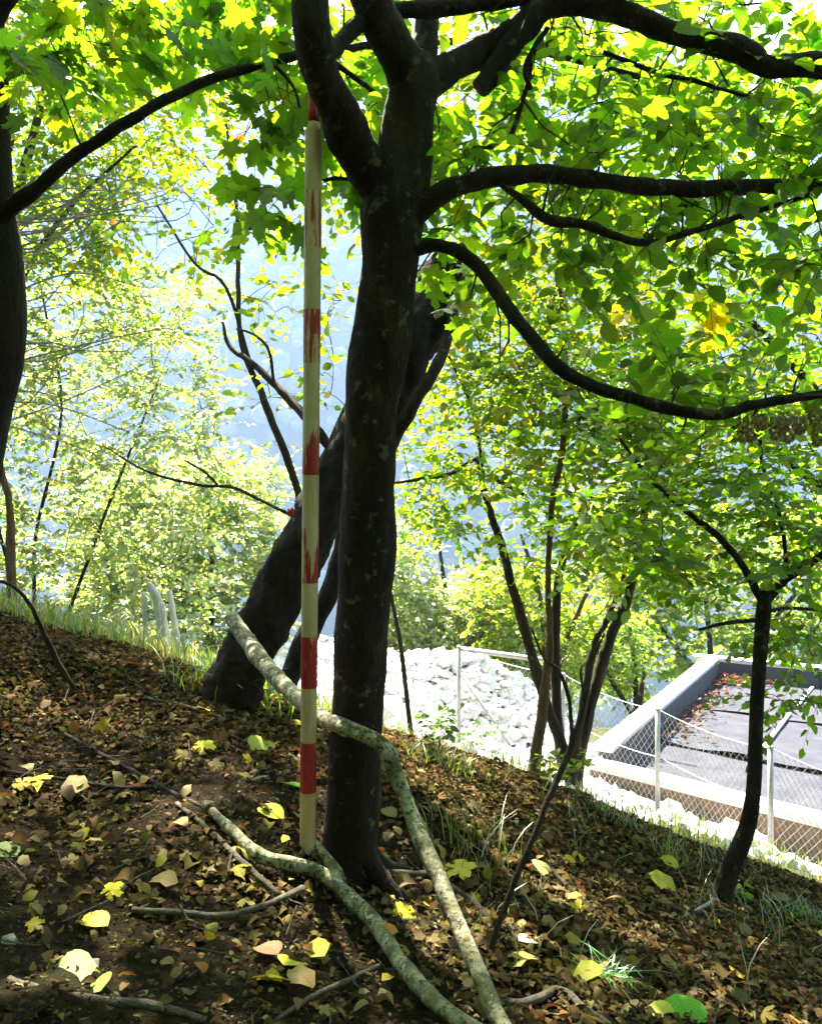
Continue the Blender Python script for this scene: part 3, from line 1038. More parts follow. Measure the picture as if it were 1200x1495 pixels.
# ------------------------------------------------------------------ wood behind the viewpoint, unseen leaves added to block low sky light
rw = np.random.default_rng(66)
nw = 15000
an = rw.uniform(-0.35, math.pi + 0.55, nw)          # half ring behind and to both sides
rr_ = rw.uniform(4.6, 8.5, nw)
wx, wy = np.cos(an) * rr_, -np.sin(an) * rr_
wz = gz(wx, wy) + 0.3 + 5.2 * rw.beta(1.3, 1.2, nw)
lvw = Leaves()
lvw.add(np.column_stack([wx, wy, wz]), rw.normal(size=(nw, 3)), np.array([0, 0, 1.0]) + 0.9 * rw.normal(size=(nw, 3)), rw.uniform(0.16, 0.34, nw), pick_cols(GREEN, nw, rw))
p_, r_, s_, c_ = lvw.arrays()
V_, F_, C_ = stamp(OVAL[0], OVAL[1], p_, r_, s_, c_)
bw = Bag()
bw.add(V_, F_, C_)
tag(bw.build('unseen_wood', M['leaf_mass'], None, True), 'green leaf mass added uphill behind the viewer, out of the picture, to block sky light', 'wood', None, 'stuff')

# ------------------------------------------------------------------ leaning dead trunk with a broken top
lb = ground_px(345, 1000)
lean = empty('leaning_trunk', lb)
tag(lean, 'thick dead trunk leaning right behind the pole, its top broken off', 'trunk')
lp, lr = pix_path([(326, 1035, 4.02, 88), (343, 1000, 4.02, 82), (364, 955, 4.03, 76), (391, 900, 4.05, 75), (441, 800, 4.08, 75), (495, 700, 4.12, 75), (553, 590, 4.16, 74), (608, 490, 4.2, 72), (645, 420, 4.24, 68), (660, 390, 4.25, 66)], 14)
V_, f_ = tube_arrays(lp, lr, 36, 0.20, 15, 31)
obj('trunk', V_, f_, M['bark_rough'], lean, True)
b_ = Bag()
T_ = unit(lp[-1] - lp[-5])
for k_ in range(24):
    an = k_ / 24 * 2 * math.pi
    s1 = unit(np.cross(T_, [0, 1, 0])); s2 = np.cross(T_, s1)
    r0 = lr[-1] * 0.92 * (1 if k_ % 2 else 0.6)
    p0 = lp[-1] + (s1 * math.cos(an) + s2 * math.sin(an)) * r0
    h_ = R.uniform(0.02, 0.075)
    V_, f_ = tube_arrays(np.array([p0 - T_ * 0.03, p0 + T_ * h_ * 0.6, p0 + T_ * h_]), [0.018, 0.012, 0.002], 5)
    b_.add(V_, f_)
b_.build('broken_top', M['bark_rough'], lean)
limb(lean, 'side_stem', [(540, 700, 4.06, 24), (575, 640, 4.06, 24), (604, 590, 4.02, 20), (640, 530, 4.04, 18), (656, 485, 4.08, 16), (670, 430, 4.1, 13), (682, 392, 4.12, 10)], 'bark_hazel', 10, 6, 0.06)
limb(lean, 'dead_branch', [(486, 660, 4.1, 14), (455, 618, 4.12, 14), (430, 592, 4.2, 13), (400, 560, 4.3, 11), (365, 528, 4.4, 9), (335, 505, 4.5, 7), (325, 470, 4.55, 4)], 'twig', 8, 6, 0.08)
limb(lean, 'side_stem', [(412, 1010, 4.35, 34), (440, 950, 4.4, 34), (478, 870, 4.45, 30), (498, 800, 4.5, 24), (505, 720, 4.55, 20)], 'bark_rough', 10, 6, 0.08)
limb(lean, 'dead_branch', [(425, 752, 4.05, 6), (390, 735, 4.1, 5), (340, 712, 4.2, 5), (290, 708, 4.3, 5), (215, 688, 4.4, 4), (150, 650, 4.5, 2)], 'twig', 6, 6, 0.05)
limb(lean, 'dead_branch', [(318, 708, 4.25, 4), (300, 690, 4.25, 4), (270, 672, 4.3, 3), (340, 640, 4.4, 3), (430, 625, 4.5, 3)][:3], 'twig', 6, 6, 0.05)
limb(lean, 'dead_branch', [(400, 560, 4.3, 5), (392, 510, 4.3, 5), (370, 488, 4.35, 4), (345, 480, 4.4, 3)], 'twig', 6, 6, 0.05)
V_, F_, C_ = stamp(LOBED[0], LOBED[1], [P(423, 752, 4.04)], rand_rot(1), np.array([0.05]), [(0.3, 0.03, 0.02)])
obj('leaf', V_, F_, M['dry_mass'], lean, True, C_)['label'] = 'small red leaf at the end of a thin dead branch'

# ------------------------------------------------------------------ small dark tree on the right
sb = ground_px(1050, 1322)
small = empty('small_tree', sb)
tag(small, 'slim dark crooked tree on the right slope, forking in front of the flat roof', 'tree')
sd0 = sb[1]
LS = []
tp, tr_ = pix_path([(1044, 1345, sd0, 40), (1052, 1310, sd0, 32), (1068, 1265, sd0, 27), (1090, 1210, sd0, 24), (1100, 1150, sd0, 21), (1104, 1050, sd0, 20), (1110, 950, sd0, 20), (1115, 890, sd0, 21), (1118, 862, sd0, 14)], 8)
V_, f_ = tube_arrays(tp, tr_, 14, 0.07, 16, 41)
obj('trunk', V_, f_, M['bark'], small, True)
for nm_, pts_ in [('branch', [(1116, 886, sd0, 14), (1090, 835, sd0, 13), (1050, 785, sd0 + .05, 12), (1000, 745, sd0 + .1, 10), (950, 700, sd0 + .15, 8), (905, 640, sd0 + .2, 5)]),
                  ('branch', [(1116, 882, sd0, 16), (1150, 845, sd0, 15), (1205, 808, sd0 - .05, 14), (1300, 740, sd0 - .1, 10), (1380, 640, sd0 - .1, 6)]),
                  ('branch', [(1112, 905, sd0, 8), (1060, 910, sd0 - .1, 7), (1020, 920, sd0 - .15, 5)]),
                  ('branch', [(1114, 895, sd0, 8), (1150, 888, sd0 + .1, 6), (1205, 892, sd0 + .2, 5)]),
                  ('branch', [(1150, 845, sd0, 8), (1140, 760, sd0 + .2, 7), (1110, 660, sd0 + .4, 6), (1120, 560, sd0 + .5, 4)])]:
    LS.append(limb(small, nm_, pts_, 'bark', 8, 6, 0.06))
lv, tw = Leaves(), Bag()
rs3 = np.random.default_rng(31)
crown(lv, tw, LS, region_targets([(840, 1240, 600, 850, sd0 - .3, sd0 + .7, 100), (940, 1300, 430, 620, sd0 - .2, sd0 + 1.0, 46), (1080, 1210, 880, 1050, sd0 + .1, sd0 + .5, 13)], rs3), 0.066, GREEN, 10, 0.34, 3, 0.003, 0.18, rs3, tr=0.0014, flat=0.8)
tw.build('twigs', M['twig'], small)['kind'] = 'stuff'
finish_leaves(small, lv, OVAL, SIMPLE, 300)

# ------------------------------------------------------------------ multi-stemmed hazel on the crest
hb = ground_px(835, 1158)
hz = hb[1]
hazel = empty('hazel', hb)
tag(hazel, 'hazel of several leaning brown stems growing from the crest left of the flat roof', 'tree')
LH = []
for nm_, pts_ in [('stem', [(838, 1175, hz, 26), (822, 1090, hz, 22), (796, 1020, hz, 21), (775, 950, hz, 20), (752, 870, hz - .05, 18), (732, 795, hz - .1, 15), (712, 735, hz - .15, 12), (695, 670, hz - .2, 8)]),
                  ('stem', [(828, 1170, hz + .1, 22), (818, 1080, hz + .1, 20), (812, 990, hz + .1, 19), (812, 880, hz + .15, 17), (826, 800, hz + .2, 13), (850, 740, hz + .3, 9)]),
                  ('stem', [(836, 1178, hz - .05, 30), (848, 1100, hz - .05, 24), (866, 1020, hz - .05, 22), (888, 940, hz, 21), (915, 875, hz + .05, 18), (933, 800, hz + .1, 16), (955, 660, hz + .3, 11), (980, 520, hz + .5, 7)]),
                  ('stem', [(832, 1172, hz - .1, 18), (845, 1075, hz - .1, 16), (856, 1000, hz - .1, 16), (868, 940, hz - .05, 13), (886, 905, hz, 11), (908, 850, hz + .05, 8), (922, 780, hz + .1, 6), (928, 700, hz + .15, 4)]),
                  ('branch', [(696, 668, hz - .2, 7), (660, 690, hz - .3, 8), (620, 698, hz - .35, 7), (575, 705, hz - .4, 5)]),
                  ('branch', [(700, 690, hz - .2, 6), (735, 705, hz - .3, 8), (765, 722, hz - .3, 7)]),
                  ('branch', [(712, 735, hz - .15, 6), (690, 600, hz - .3, 6), (650, 500, hz - .2, 5), (660, 420, hz, 4)]),
                  ('branch', [(826, 800, hz + .2, 6), (870, 790, hz + .2, 5), (910, 765, hz + .2, 4)])]:
    LH.append(limb(hazel, nm_, pts_, 'bark_hazel', 10, 6, 0.06, 15, 51))
lv, tw = Leaves(), Bag()
rs4 = np.random.default_rng(41)
crown(lv, tw, LH[3:] + [l_[20:] for l_ in LH[:3]], region_targets([(575, 980, 530, 780, hz - .7, hz + .6, 170), (660, 980, 400, 560, hz - .4, hz + .9, 50), (760, 980, 660, 850, hz - .4, hz + .4, 44), (620, 720, 730, 800, hz - .4, hz, 7)], rs4),
      0.082, GREEN + YGREEN, 9, 0.4, 3, 0.0036, 0.15, rs4, tr=0.0018, flat=0.85)
tw.build('twigs', M['twig'], hazel)['kind'] = 'stuff'
finish_leaves(hazel, lv, OVAL, SIMPLE, 300)


# ------------------------------------------------------------------ other trees and shrubs
def woody(name, label, base_pt, stems, regs, size, pal, n_per, slen, sprays, seed, bark='bark_hazel', near=SIMPLE, mass=TINY, single=0, br=0.004, flat=0.9, group=None, twig='twig', stem_names=None):
    m_mass = 'leaf_glare' if pal is GLARE_GREEN else 'leaf_mass'
    root = empty(name, base_pt)
    tag(root, label, 'shrub' if 'shrub' in name else 'tree', group)
    rg = np.random.default_rng(seed)
    Ls = []
    for k_, pts_ in enumerate(stems):
        Ls.append(limb(root, (stem_names or ['stem'] * 99)[k_], pts_, bark, 8, 5, 0.05, 12, seed + k_)[2:])
    lv_, tw_ = Leaves(), Bag()
    crown(lv_, tw_, Ls, region_targets(regs, rg), size, pal, n_per, slen, sprays, br, 0.15, rg, tr=br * 0.45, flat=flat)
    tw_.build('twigs', M[twig], root)['kind'] = 'stuff'
    finish_leaves(root, lv_, near, mass, single, m_mass=m_mass)
    return root


woody('hazel', 'bright green hazel rooted past the right edge, hanging over above the flat roof', (3.75, 5.3, gz1(3.75, 5.3)),
      [[(1400, 1330, 5.3, 30), (1370, 1000, 5.3, 26), (1290, 750, 5.4, 22), (1180, 560, 5.6, 16), (1050, 430, 5.8, 12), (900, 340, 6.0, 8)],
       [(1395, 1330, 5.3, 26), (1330, 900, 5.5, 20), (1160, 680, 5.8, 13), (980, 590, 6.1, 8), (800, 560, 6.2, 5)]],
      [(640, 1320, 330, 640, 5.2, 6.8, 190), (850, 1300, 560, 820, 5.4, 6.4, 90), (1000, 1400, -100, 350, 5, 6.8, 40), (600, 1200, 60, 340, 6.0, 7.4, 80), (620, 1220, -80, 100, 6.0, 7.4, 50)], 0.09, YGREEN, 10, 0.45, 3, 61, single=300, near=OVAL, mass=SIMPLE)
woody('young_tree', 'slender young tree with sparse yellow green leaves left of the pole', P(452, 1040, 5.3),
      [[(455, 1050, 5.3, 16), (448, 900, 5.3, 16), (440, 740, 5.3, 15), (400, 620, 5.3, 14), (378, 565, 5.3, 13), (352, 500, 5.35, 9), (348, 410, 5.4, 9), (345, 300, 5.5, 7), (330, 180, 5.6, 5)],
       [(370, 545, 5.3, 7), (330, 420, 5.2, 6), (285, 385, 5.2, 5), (230, 300, 5.3, 4)],
       [(440, 740, 5.3, 8), (520, 560, 5.5, 7), (590, 430, 5.6, 5), (640, 350, 5.7, 3)]],
      [(200, 540, 200, 470, 4.7, 6.2, 62), (330, 500, 470, 650, 4.8, 5.6, 9), (560, 700, 330, 600, 5.0, 6, 22), (220, 430, 60, 220, 5, 6.2, 14)], 0.082, YGREEN, 6, 0.34, 2, 71, single=300, near=OVAL, mass=SIMPLE, br=0.003)
woody('red_barked_tree', 'thin tree with sunlit reddish bark behind the hazel stems', P(782, 1140, 5.8),
      [[(778, 1150, 5.8, 24), (786, 1080, 5.8, 21), (796, 1000, 5.8, 18), (803, 930, 5.8, 14), (800, 850, 5.85, 11), (806, 740, 5.9, 11), (823, 640, 5.9, 11), (824, 520, 5.9, 10), (815, 380, 6.0, 6)]],
      [(720, 960, 420, 700, 5.5, 6.6, 44), (700, 900, 300, 430, 5.6, 6.6, 20)], 0.085, YGREEN, 9, 0.4, 3, 73, bark='bark_red', single=60, near=OVAL, mass=SIMPLE, br=0.003)
woody('sapling', 'thin leafless sapling in front of the white stones', P(600, 1075, 6.4),
      [[(601, 1085, 6.4, 10), (592, 1000, 6.4, 9), (583, 930, 6.4, 8), (570, 865, 6.4, 6), (560, 800, 6.4, 3)]],
      [(560, 600, 800, 850, 6.3, 6.5, 2)], 0.05, YGREEN, 3, 0.15, 1, 75, bark='bark_hazel', br=0.002)
thick = 'shrubs and trees lit by the sun below the crest'
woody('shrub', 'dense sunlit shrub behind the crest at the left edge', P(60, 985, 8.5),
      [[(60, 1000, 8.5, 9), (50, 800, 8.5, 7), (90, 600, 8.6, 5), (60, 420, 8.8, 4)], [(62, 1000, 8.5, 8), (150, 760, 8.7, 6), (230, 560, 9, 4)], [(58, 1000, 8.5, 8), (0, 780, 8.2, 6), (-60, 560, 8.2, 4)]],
      [(-140, 320, 400, 930, 7.8, 10, 440)], 0.09, GLARE_GREEN, 13, 0.5, 4, 81, group=thick, br=0.004)
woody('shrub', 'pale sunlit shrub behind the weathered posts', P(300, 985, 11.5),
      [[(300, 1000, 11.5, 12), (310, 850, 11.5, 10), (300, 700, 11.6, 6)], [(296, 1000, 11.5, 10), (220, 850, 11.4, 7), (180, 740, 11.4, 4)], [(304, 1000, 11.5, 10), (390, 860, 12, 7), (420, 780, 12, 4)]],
      [(110, 410, 680, 970, 10.4, 13, 460)], 0.11, GLARE_GREEN, 13, 0.55, 4, 83, group=thick, br=0.005)
woody('leafy_tree', 'tall tree with yellow green leaves at the upper left behind the maple', P(-60, 985, 8.0),
      [[(-60, 1000, 8.0, 30), (-40, 700, 8.0, 26), (0, 400, 8.0, 20), (60, 150, 8.0, 14), (120, -60, 8.0, 8)], [(-30, 520, 8, 14), (80, 330, 7.6, 9), (200, 210, 7.4, 5)]],
      [(-150, 200, 20, 420, 7, 9, 230), (150, 330, 60, 250, 7, 8.4, 34), (-250, 650, -420, 20, 7, 9.5, 190)], 0.1, YGREEN, 10, 0.5, 4, 85, group=thick)
woody('shrub', 'glare-whitened bright shrub beyond the white stones', P(640, 985, 13.5),
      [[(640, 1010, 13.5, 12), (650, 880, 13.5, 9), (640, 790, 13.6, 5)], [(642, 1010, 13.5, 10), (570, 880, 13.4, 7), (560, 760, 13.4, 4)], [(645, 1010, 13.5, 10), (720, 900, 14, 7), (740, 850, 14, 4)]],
      [(540, 740, 860, 990, 12, 15, 260), (555, 610, 760, 880, 12, 14, 44)], 0.12, GLARE_GREEN, 13, 0.55, 4, 87, group=thick, br=0.005)
woody('shrub', 'yellow leaved shrub behind the hazel stems and the fence', P(800, 990, 11.5),
      [[(800, 1010, 11.5, 14), (790, 880, 11.5, 10), (760, 780, 11.6, 5)], [(802, 1010, 11.5, 12), (850, 880, 11.4, 8), (900, 800, 11.4, 5)]],
      [(690, 850, 830, 990, 11.2, 13.2, 170)], 0.11, [(0.11, 0.15, 0.03, 5), (0.17, 0.16, 0.03, 1.5), (0.08, 0.13, 0.025, 4)], 12, 0.5, 4, 89, group=thick, br=0.005)
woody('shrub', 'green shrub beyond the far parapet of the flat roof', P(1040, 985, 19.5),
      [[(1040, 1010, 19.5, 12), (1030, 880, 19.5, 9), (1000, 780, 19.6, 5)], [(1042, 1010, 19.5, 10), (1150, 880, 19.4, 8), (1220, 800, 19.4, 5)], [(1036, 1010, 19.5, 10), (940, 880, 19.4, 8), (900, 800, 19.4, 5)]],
      [(860, 1300, 740, 985, 18.2, 21.5, 420)], 0.18, YGREEN + GLARE_GREEN, 12, 0.7, 4, 91, group=thick, br=0.006)

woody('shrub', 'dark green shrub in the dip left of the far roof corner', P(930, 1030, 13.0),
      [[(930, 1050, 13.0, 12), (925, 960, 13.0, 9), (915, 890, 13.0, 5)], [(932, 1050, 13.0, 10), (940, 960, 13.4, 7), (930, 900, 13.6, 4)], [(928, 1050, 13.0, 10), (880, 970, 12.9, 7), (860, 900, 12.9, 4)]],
      [(830, 935, 890, 1015, 12.5, 14.5, 110)], 0.11, GREEN + GLARE_GREEN, 12, 0.5, 4, 93, group=thick, br=0.005)

# pale dead shrub at the left
ds = empty('dead_shrub', P(-40, 985, 6.8))
tag(ds, 'bare shrub of pale dry twigs at the left behind the maple trunk', 'shrub')
rd = np.random.default_rng(17)
limb(ds, 'stem', [(-90, 1000, 6.8, 22), (-95, 700, 6.8, 18), (-60, 460, 6.8, 14), (-10, 330, 6.8, 10), (20, 200, 6.8, 5)], 'bark_hazel', 8)
limb(ds, 'stem', [(20, 960, 7.2, 16), (15, 820, 7.2, 18), (14, 740, 7.2, 13), (-10, 640, 7.2, 9)], 'bark_red', 8)
tw = Bag()
for (ax_, ay_, n_, x0, x1, y0, y1) in [(0, 330, 20, 90, 280, 245, 345), (-15, 560, 13, 60, 240, 470, 680), (-20, 450, 7, 60, 220, 330, 560)]:
    for k_ in range(n_):
        a_ = P(ax_ + rd.normal() * 8, ay_ + rd.normal() * 25, 6.8)
        b_ = P(rd.uniform(x0, x1), rd.uniform(y0, y1), rd.uniform(6.4, 7.4))
        pth = catmull(np.array([a_, a_ * 0.6 + b_ * 0.4 + rd.normal(size=3) * 0.16, b_ + np.array([0, 0, 0.04]), b_ + rd.normal(size=3) * 0.16]), 4)
        V_, f_ = tube_arrays(pth, np.linspace(0.010, 0.002, len(pth)), 4, cap=False)
        tw.add(V_, f_)
        for s_ in range(3):
            p0 = pth[rd.integers(3, len(pth) - 1)]
            V_, f_ = tube_arrays(np.array([p0, p0 + rd.normal(size=3) * 0.1, p0 + rd.normal(size=3) * 0.22]), [0.003, 0.002, 0.001], 3, cap=False)
            tw.add(V_, f_)
tw.build('twigs', M['twig_pale'], ds)['kind'] = 'stuff'

# ------------------------------------------------------------------ flat-roofed building
ZT = -2.77                                        # top of the parapet coping
NL, FL = np.array([2.11, 9.0]), np.array([5.75, 14.87])
NR, FR = NL + np.array([1.73, -1.62]) * 3.2, FL + np.array([1.67, -1.05]) * 4.0
hut = empty('flat_roofed_building', (NL[0] + 3, NL[1] + 1.5, gz1(NL[0] + 3, NL[1] + 1.5)))
tag(hut, 'low building on the right seen from above, dark flat roof with pale coping', 'building')


def bil(u, v):
    return NL * (1 - u) * (1 - v) + NR * u * (1 - v) + FL * (1 - u) * v + FR * u * v


def hpart(name, VF, m, parent=hut):
    return obj(name, VF[0], VF[1], M[m], parent)


ZR = ZT - 0.38
cin = {'nl': NL, 'nr': NR, 'fl': FL, 'fr': FR}
cxy = (NL + NR + FL + FR) / 4
inn = lambda p_, d_: p_ + unit(cxy - p_) * d_
hpart('wall', prism_between(inn(NL, .10), inn(NR, .10), 0.2, ZT - 1.6, ZT - 0.19), 'wall')
hpart('wall', prism_between(inn(NL, .04), inn(FL, .04), 0.14, ZT - 3.0, ZT - 0.19), 'wall')
hpart('wall', prism_between(inn(FL, .04), inn(FR, .04), 0.14, ZT - 3.0, ZT - 0.19), 'wall')
dn = unit(NR - NL); dl = unit(FL - NL); df_ = unit(FR - FL)
hpart('coping', prism_between(NL + dl * 0.02, NL + dn * 6, 0.26, ZT - 0.19, ZT - 0.12), 'coping')
hpart('coping', prism_between(NL + dn * 0.06 + dl * 0.17, FL + dn * 0.06 - dl * 0.25, 0.26, ZT - 0.05, ZT), 'coping')
hpart('coping', prism_between(FL - df_ * 0.3, FL + df_ * 7.2, 0.27, ZT - 0.05, ZT), 'coping')
hpart('parapet', prism_between(NL + dl * 0.19 + dn * 0.14, FL - dl * 0.26 + dn * 0.14, 0.15, ZR - 0.05, ZT - 0.053), 'upstand')
hpart('parapet', prism_between(FL + df_ * 0.1 - dl * 0.12, FL + df_ * 7.0 - dl * 0.12, 0.15, ZR - 0.05, ZT - 0.053), 'upstand')
# roof membrane in overlapping sheets with folds
rs = np.random.default_rng(3)
us = [0.02, 0.20, 0.38, 0.60, 0.80, 0.99]
vs = [0.035, 0.30, 0.62, 0.985]
for a_ in range(len(us) - 1):
    for b_ in range(len(vs) - 1):
        n1, n2 = 12, 16
        uu = np.linspace(us[a_], us[a_ + 1] + (0.006 if a_ < len(us) - 2 else 0), n1)
        vv = np.linspace(vs[b_] - (0.012 if b_ else 0), vs[b_ + 1], n2)
        U, W_ = np.meshgrid(uu, vv)
        xy = np.array([bil(u_, v_) for u_, v_ in zip(U.ravel(), W_.ravel())])
        dz = np.array([0.018 * mnoise.noise((x_ * 1.7, y_ * 1.7, a_ + b_ * 3.1)) for x_, y_ in xy])
        edge = np.exp(-((W_.ravel() - (vs[b_] - 0.006)) / 0.010) ** 2) * (0.075 + 0.03 * np.sin(U.ravel() * 40 + b_)) * (0, 1, 0.35)[b_]
        z_ = ZR + 0.004 * a_ + 0.010 * b_ + dz + edge
        i0, j0 = np.meshgrid(np.arange(n2 - 1), np.arange(n1 - 1), indexing='ij')
        q_ = (i0 * n1 + j0).ravel()
        obj('roof_sheet', np.column_stack([xy, z_]), np.stack([q_, q_ + 1, q_ + n1 + 1, q_ + n1], -1), M['membrane'], hut, True)
for u_, v0, v1 in [(0.20, 0.36, 0.66), (0.215, 0.72, 0.97), (0.60, 0.1, 0.5)]:
    a_, b_ = bil(u_, v0), bil(u_ + 0.01, v1)
    hpart('batten', prism_between(a_, b_, 0.045, ZR + 0.03, ZR + 0.06), 'batten')
# leaf drift in the roof corner
lv = Leaves()
n_ = 420
uv = np.stack([np.abs(R.normal(0, 0.05, n_)) + 0.035, 0.965 - np.abs(R.normal(0, 0.04, n_))], -1)
uv2 = np.stack([np.abs(R.normal(0, 0.03, n_ // 2)) + 0.03, R.uniform(0.3, 0.95, n_ // 2)], -1)
xy = np.array([bil(u_, v_) for u_, v_ in np.vstack([uv, uv2])])
nn = len(xy)
lv.add(np.column_stack([xy, ZR + 0.05 + R.uniform(0, 0.07, nn)]), R.normal(size=(nn, 3)) * [1, 1, 0.3], np.array([0, 0, 1.0]) + 0.5 * R.normal(size=(nn, 3)), R.uniform(0.05, 0.12, nn), pick_cols([(0.13, 0.065, 0.038, 4), (0.18, 0.11, 0.07, 3), (0.09, 0.05, 0.03, 3)], nn))
p_, r_, s_, c_ = lv.arrays()
V_, F_, C_ = stamp(SIMPLE[0], SIMPLE[1], p_, r_, s_, c_)
tag(obj('fallen_leaves', V_, F_, M['dry_mass'], None, True, C_), 'reddish brown leaves drifted into the roof corner', 'leaves', None, 'stuff')

# ------------------------------------------------------------------ chain-link fence
posts = [(670, 945, 1082, 9.0), (822, 985, 1120, 8.3), (960, 1036, 1176, 7.6), (1125, 1092, 1236, 6.8), (1330, 1160, 1320, 6.1)]
fence = empty('chain_link_fence', P(960, 1176, 7.6))
tag(fence, 'galvanised chain link fence on round posts in front of the stones and the roof', 'fence')
PT, PB = [], []
for px, pt, pb, d_ in posts:
    top, bot = P(px, pt, d_), P(px, pb, d_)
    bot[0] = top[0]
    bot[2] = min(bot[2], gz1(bot[0], bot[1])) - 0.1
    PT.append(top); PB.append(bot)
    V_, f_ = tube_arrays(np.array([bot, top]), [0.024, 0.024], 12)
    o_ = obj('post', V_, f_, M['zinc'], fence, True)
    V_, f_ = tube_arrays(np.array([top, top + [0, 0, 0.012], top + [0, 0, 0.022]]), [0.029, 0.027, 0.012], 12)
    obj('cap', V_, f_, M['zinc'], o_, True)
for i_ in range(len(posts) - 1):
    A, B = PT[i_], PT[i_ + 1]
    Lx = np.linalg.norm((B - A)[:2])
    H = 0.92
    pitch = 0.056
    b_ = Bag()

    def fp(u_, v_):
        t_ = u_ / Lx
        zt = A[2] + (B[2] - A[2]) * t_ - 0.05 * 4 * t_ * (1 - t_)
        wob = 0.03 * np.sin(u_ * 3 + i_) * np.sin(math.pi * t_)
        return np.column_stack([A[0] + (B[0] - A[0]) * t_ + 0.01, A[1] + (B[1] - A[1]) * t_ - 0.035 + wob, zt - v_])
    slope = 0.62                                # horizontal run per unit drop: tall diamonds
    for sgn in (1, -1):
        for u0 in np.arange(-H * slope if sgn > 0 else 0, Lx if sgn > 0 else Lx + H * slope, pitch):
            v_ = np.linspace(0, H, 9)
            u_ = u0 + sgn * v_ * slope
            ok = (u_ >= 0) & (u_ <= Lx)
            if ok.sum() < 2:
                continue
            u_, v_ = u_[ok], v_[ok]
            pth = fp(u_, v_) + np.array([0, 0.003 * sgn, 0])
            V_, f_ = tube_arrays(pth, np.full(len(pth), 0.0023), 3, cap=False)
            b_.add(V_, f_)
    b_.build('wire_mesh', M['wire'], fence)
    for v0 in (0.0, 0.46, 0.92):
        u_ = np.linspace(0, Lx, 14)
        V_, f_ = tube_arrays(fp(u_, np.full(14, v0)) + [0, 0.008, 0], np.full(14, 0.003), 4)
        obj('tension_wire', V_, f_, M['wire'], fence)
ra, rb = PT[0] + [0.03, 0, -0.02], PT[1] + [-0.03, 0, 0.13]
V_, f_ = tube_arrays(np.array([ra, (ra + rb) / 2, rb]), [0.028] * 3, 10)
obj('rail', V_, f_, M['zinc'], fence, True)
V_, f_ = tube_arrays(np.array([PT[0] + [0.03, -0.02, -0.32], P(745, 1090, 8.7)]), [0.016, 0.016], 8)
obj('brace', V_, f_, M['zinc'], fence, True)

# ------------------------------------------------------------------ heap of pale stones
heap = empty('stone_heap', (0.4, 9.8, gz1(0.4, 9.8)))
tag(heap, 'heap of broken pale stones glaring in the sun behind the fence', 'stones')


def heap_h(x, y):
    yy = (y - 9.35) / 1.0
    prof = np.clip(yy, 0, 1) * (1 - 0.85 * np.clip((y - 10.5) / 1.5, 0, 1))
    env = sm((x + 2.6) / 1.4) * (1 - sm((x - 1.35) / 1.5)) * (0.8 + 0.35 * np.exp(-((x - 0.8) / 0.7) ** 2))
    return gz(x, y) + 0.98 * prof * env


def rock_mesh(seed):
    rg = np.random.default_rng(seed)
    V_ = ICO_V.copy()
    V_ = np.sign(V_) * np.abs(V_) ** 0.45
    V_ = V_ * rg.uniform(0.75, 1.2, (len(V_), 1)) * np.array([1.15, rg.uniform(0.6, 0.95), rg.uniform(0.25, 0.5)])
    return V_, ICO_F


RM = [rock_mesh(i_) for i_ in range(7)]
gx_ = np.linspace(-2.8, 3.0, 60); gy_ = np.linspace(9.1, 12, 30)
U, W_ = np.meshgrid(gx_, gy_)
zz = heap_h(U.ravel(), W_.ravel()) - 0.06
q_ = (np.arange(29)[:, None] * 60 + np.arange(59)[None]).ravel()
obj('rubble_core', np.column_stack([U.ravel(), W_.ravel(), zz]), np.stack([q_, q_ + 1, q_ + 61, q_ + 60], -1), M['stone_dark'], heap, False)  # mound base kept dark, so the gaps between stones look shaded
rk = np.random.default_rng(23)
ns = 4200
sx, sy = rk.uniform(-2.4, 2.4, ns), 9.2 + rk.beta(1.2, 1.8, ns) * 2.4
szz = heap_h(sx, sy)
ssz = np.minimum(rk.lognormal(-2.95, 0.55, ns), 0.13)
tilt = rand_rot(ns, rk)
# mostly lying flat: blend random rotation with a turn about Z
angz = rk.uniform(0, 6.28, ns)
nmv = unit(np.stack([0.35 * rk.normal(size=ns), -0.25 + 0.35 * rk.normal(size=ns), np.ones(ns)], -1))
axv = np.stack([np.cos(angz), np.sin(angz), np.zeros(ns)], -1)
sdv = unit(np.cross(nmv, axv)); axv = np.cross(sdv, nmv)
rotv = np.stack([axv, sdv, nmv], -1)
pos = np.stack([sx, sy, szz + ssz * 0.25], -1)
order = np.argsort(-ssz / sy)
meshes = []
for i_, (V_, F_) in enumerate(RM):
    me = make_mesh('stone', V_, F_)
    me.materials.append(M['stone'])
    meshes.append(me)
for k_ in order[:300]:
    place('stone', meshes[k_ % 7], heap, pos[k_], rotv[k_], float(ssz[k_]))
b_ = Bag()
for m_ in range(7):
    sel = order[300:][order[300:] % 7 == m_]
    V_, F_, _ = stamp(RM[m_][0], RM[m_][1], pos[sel], rotv[sel], ssz[sel])
    b_.add(V_, F_)
b_.build('small_stones', M['stone'], heap)['kind'] = 'stuff'
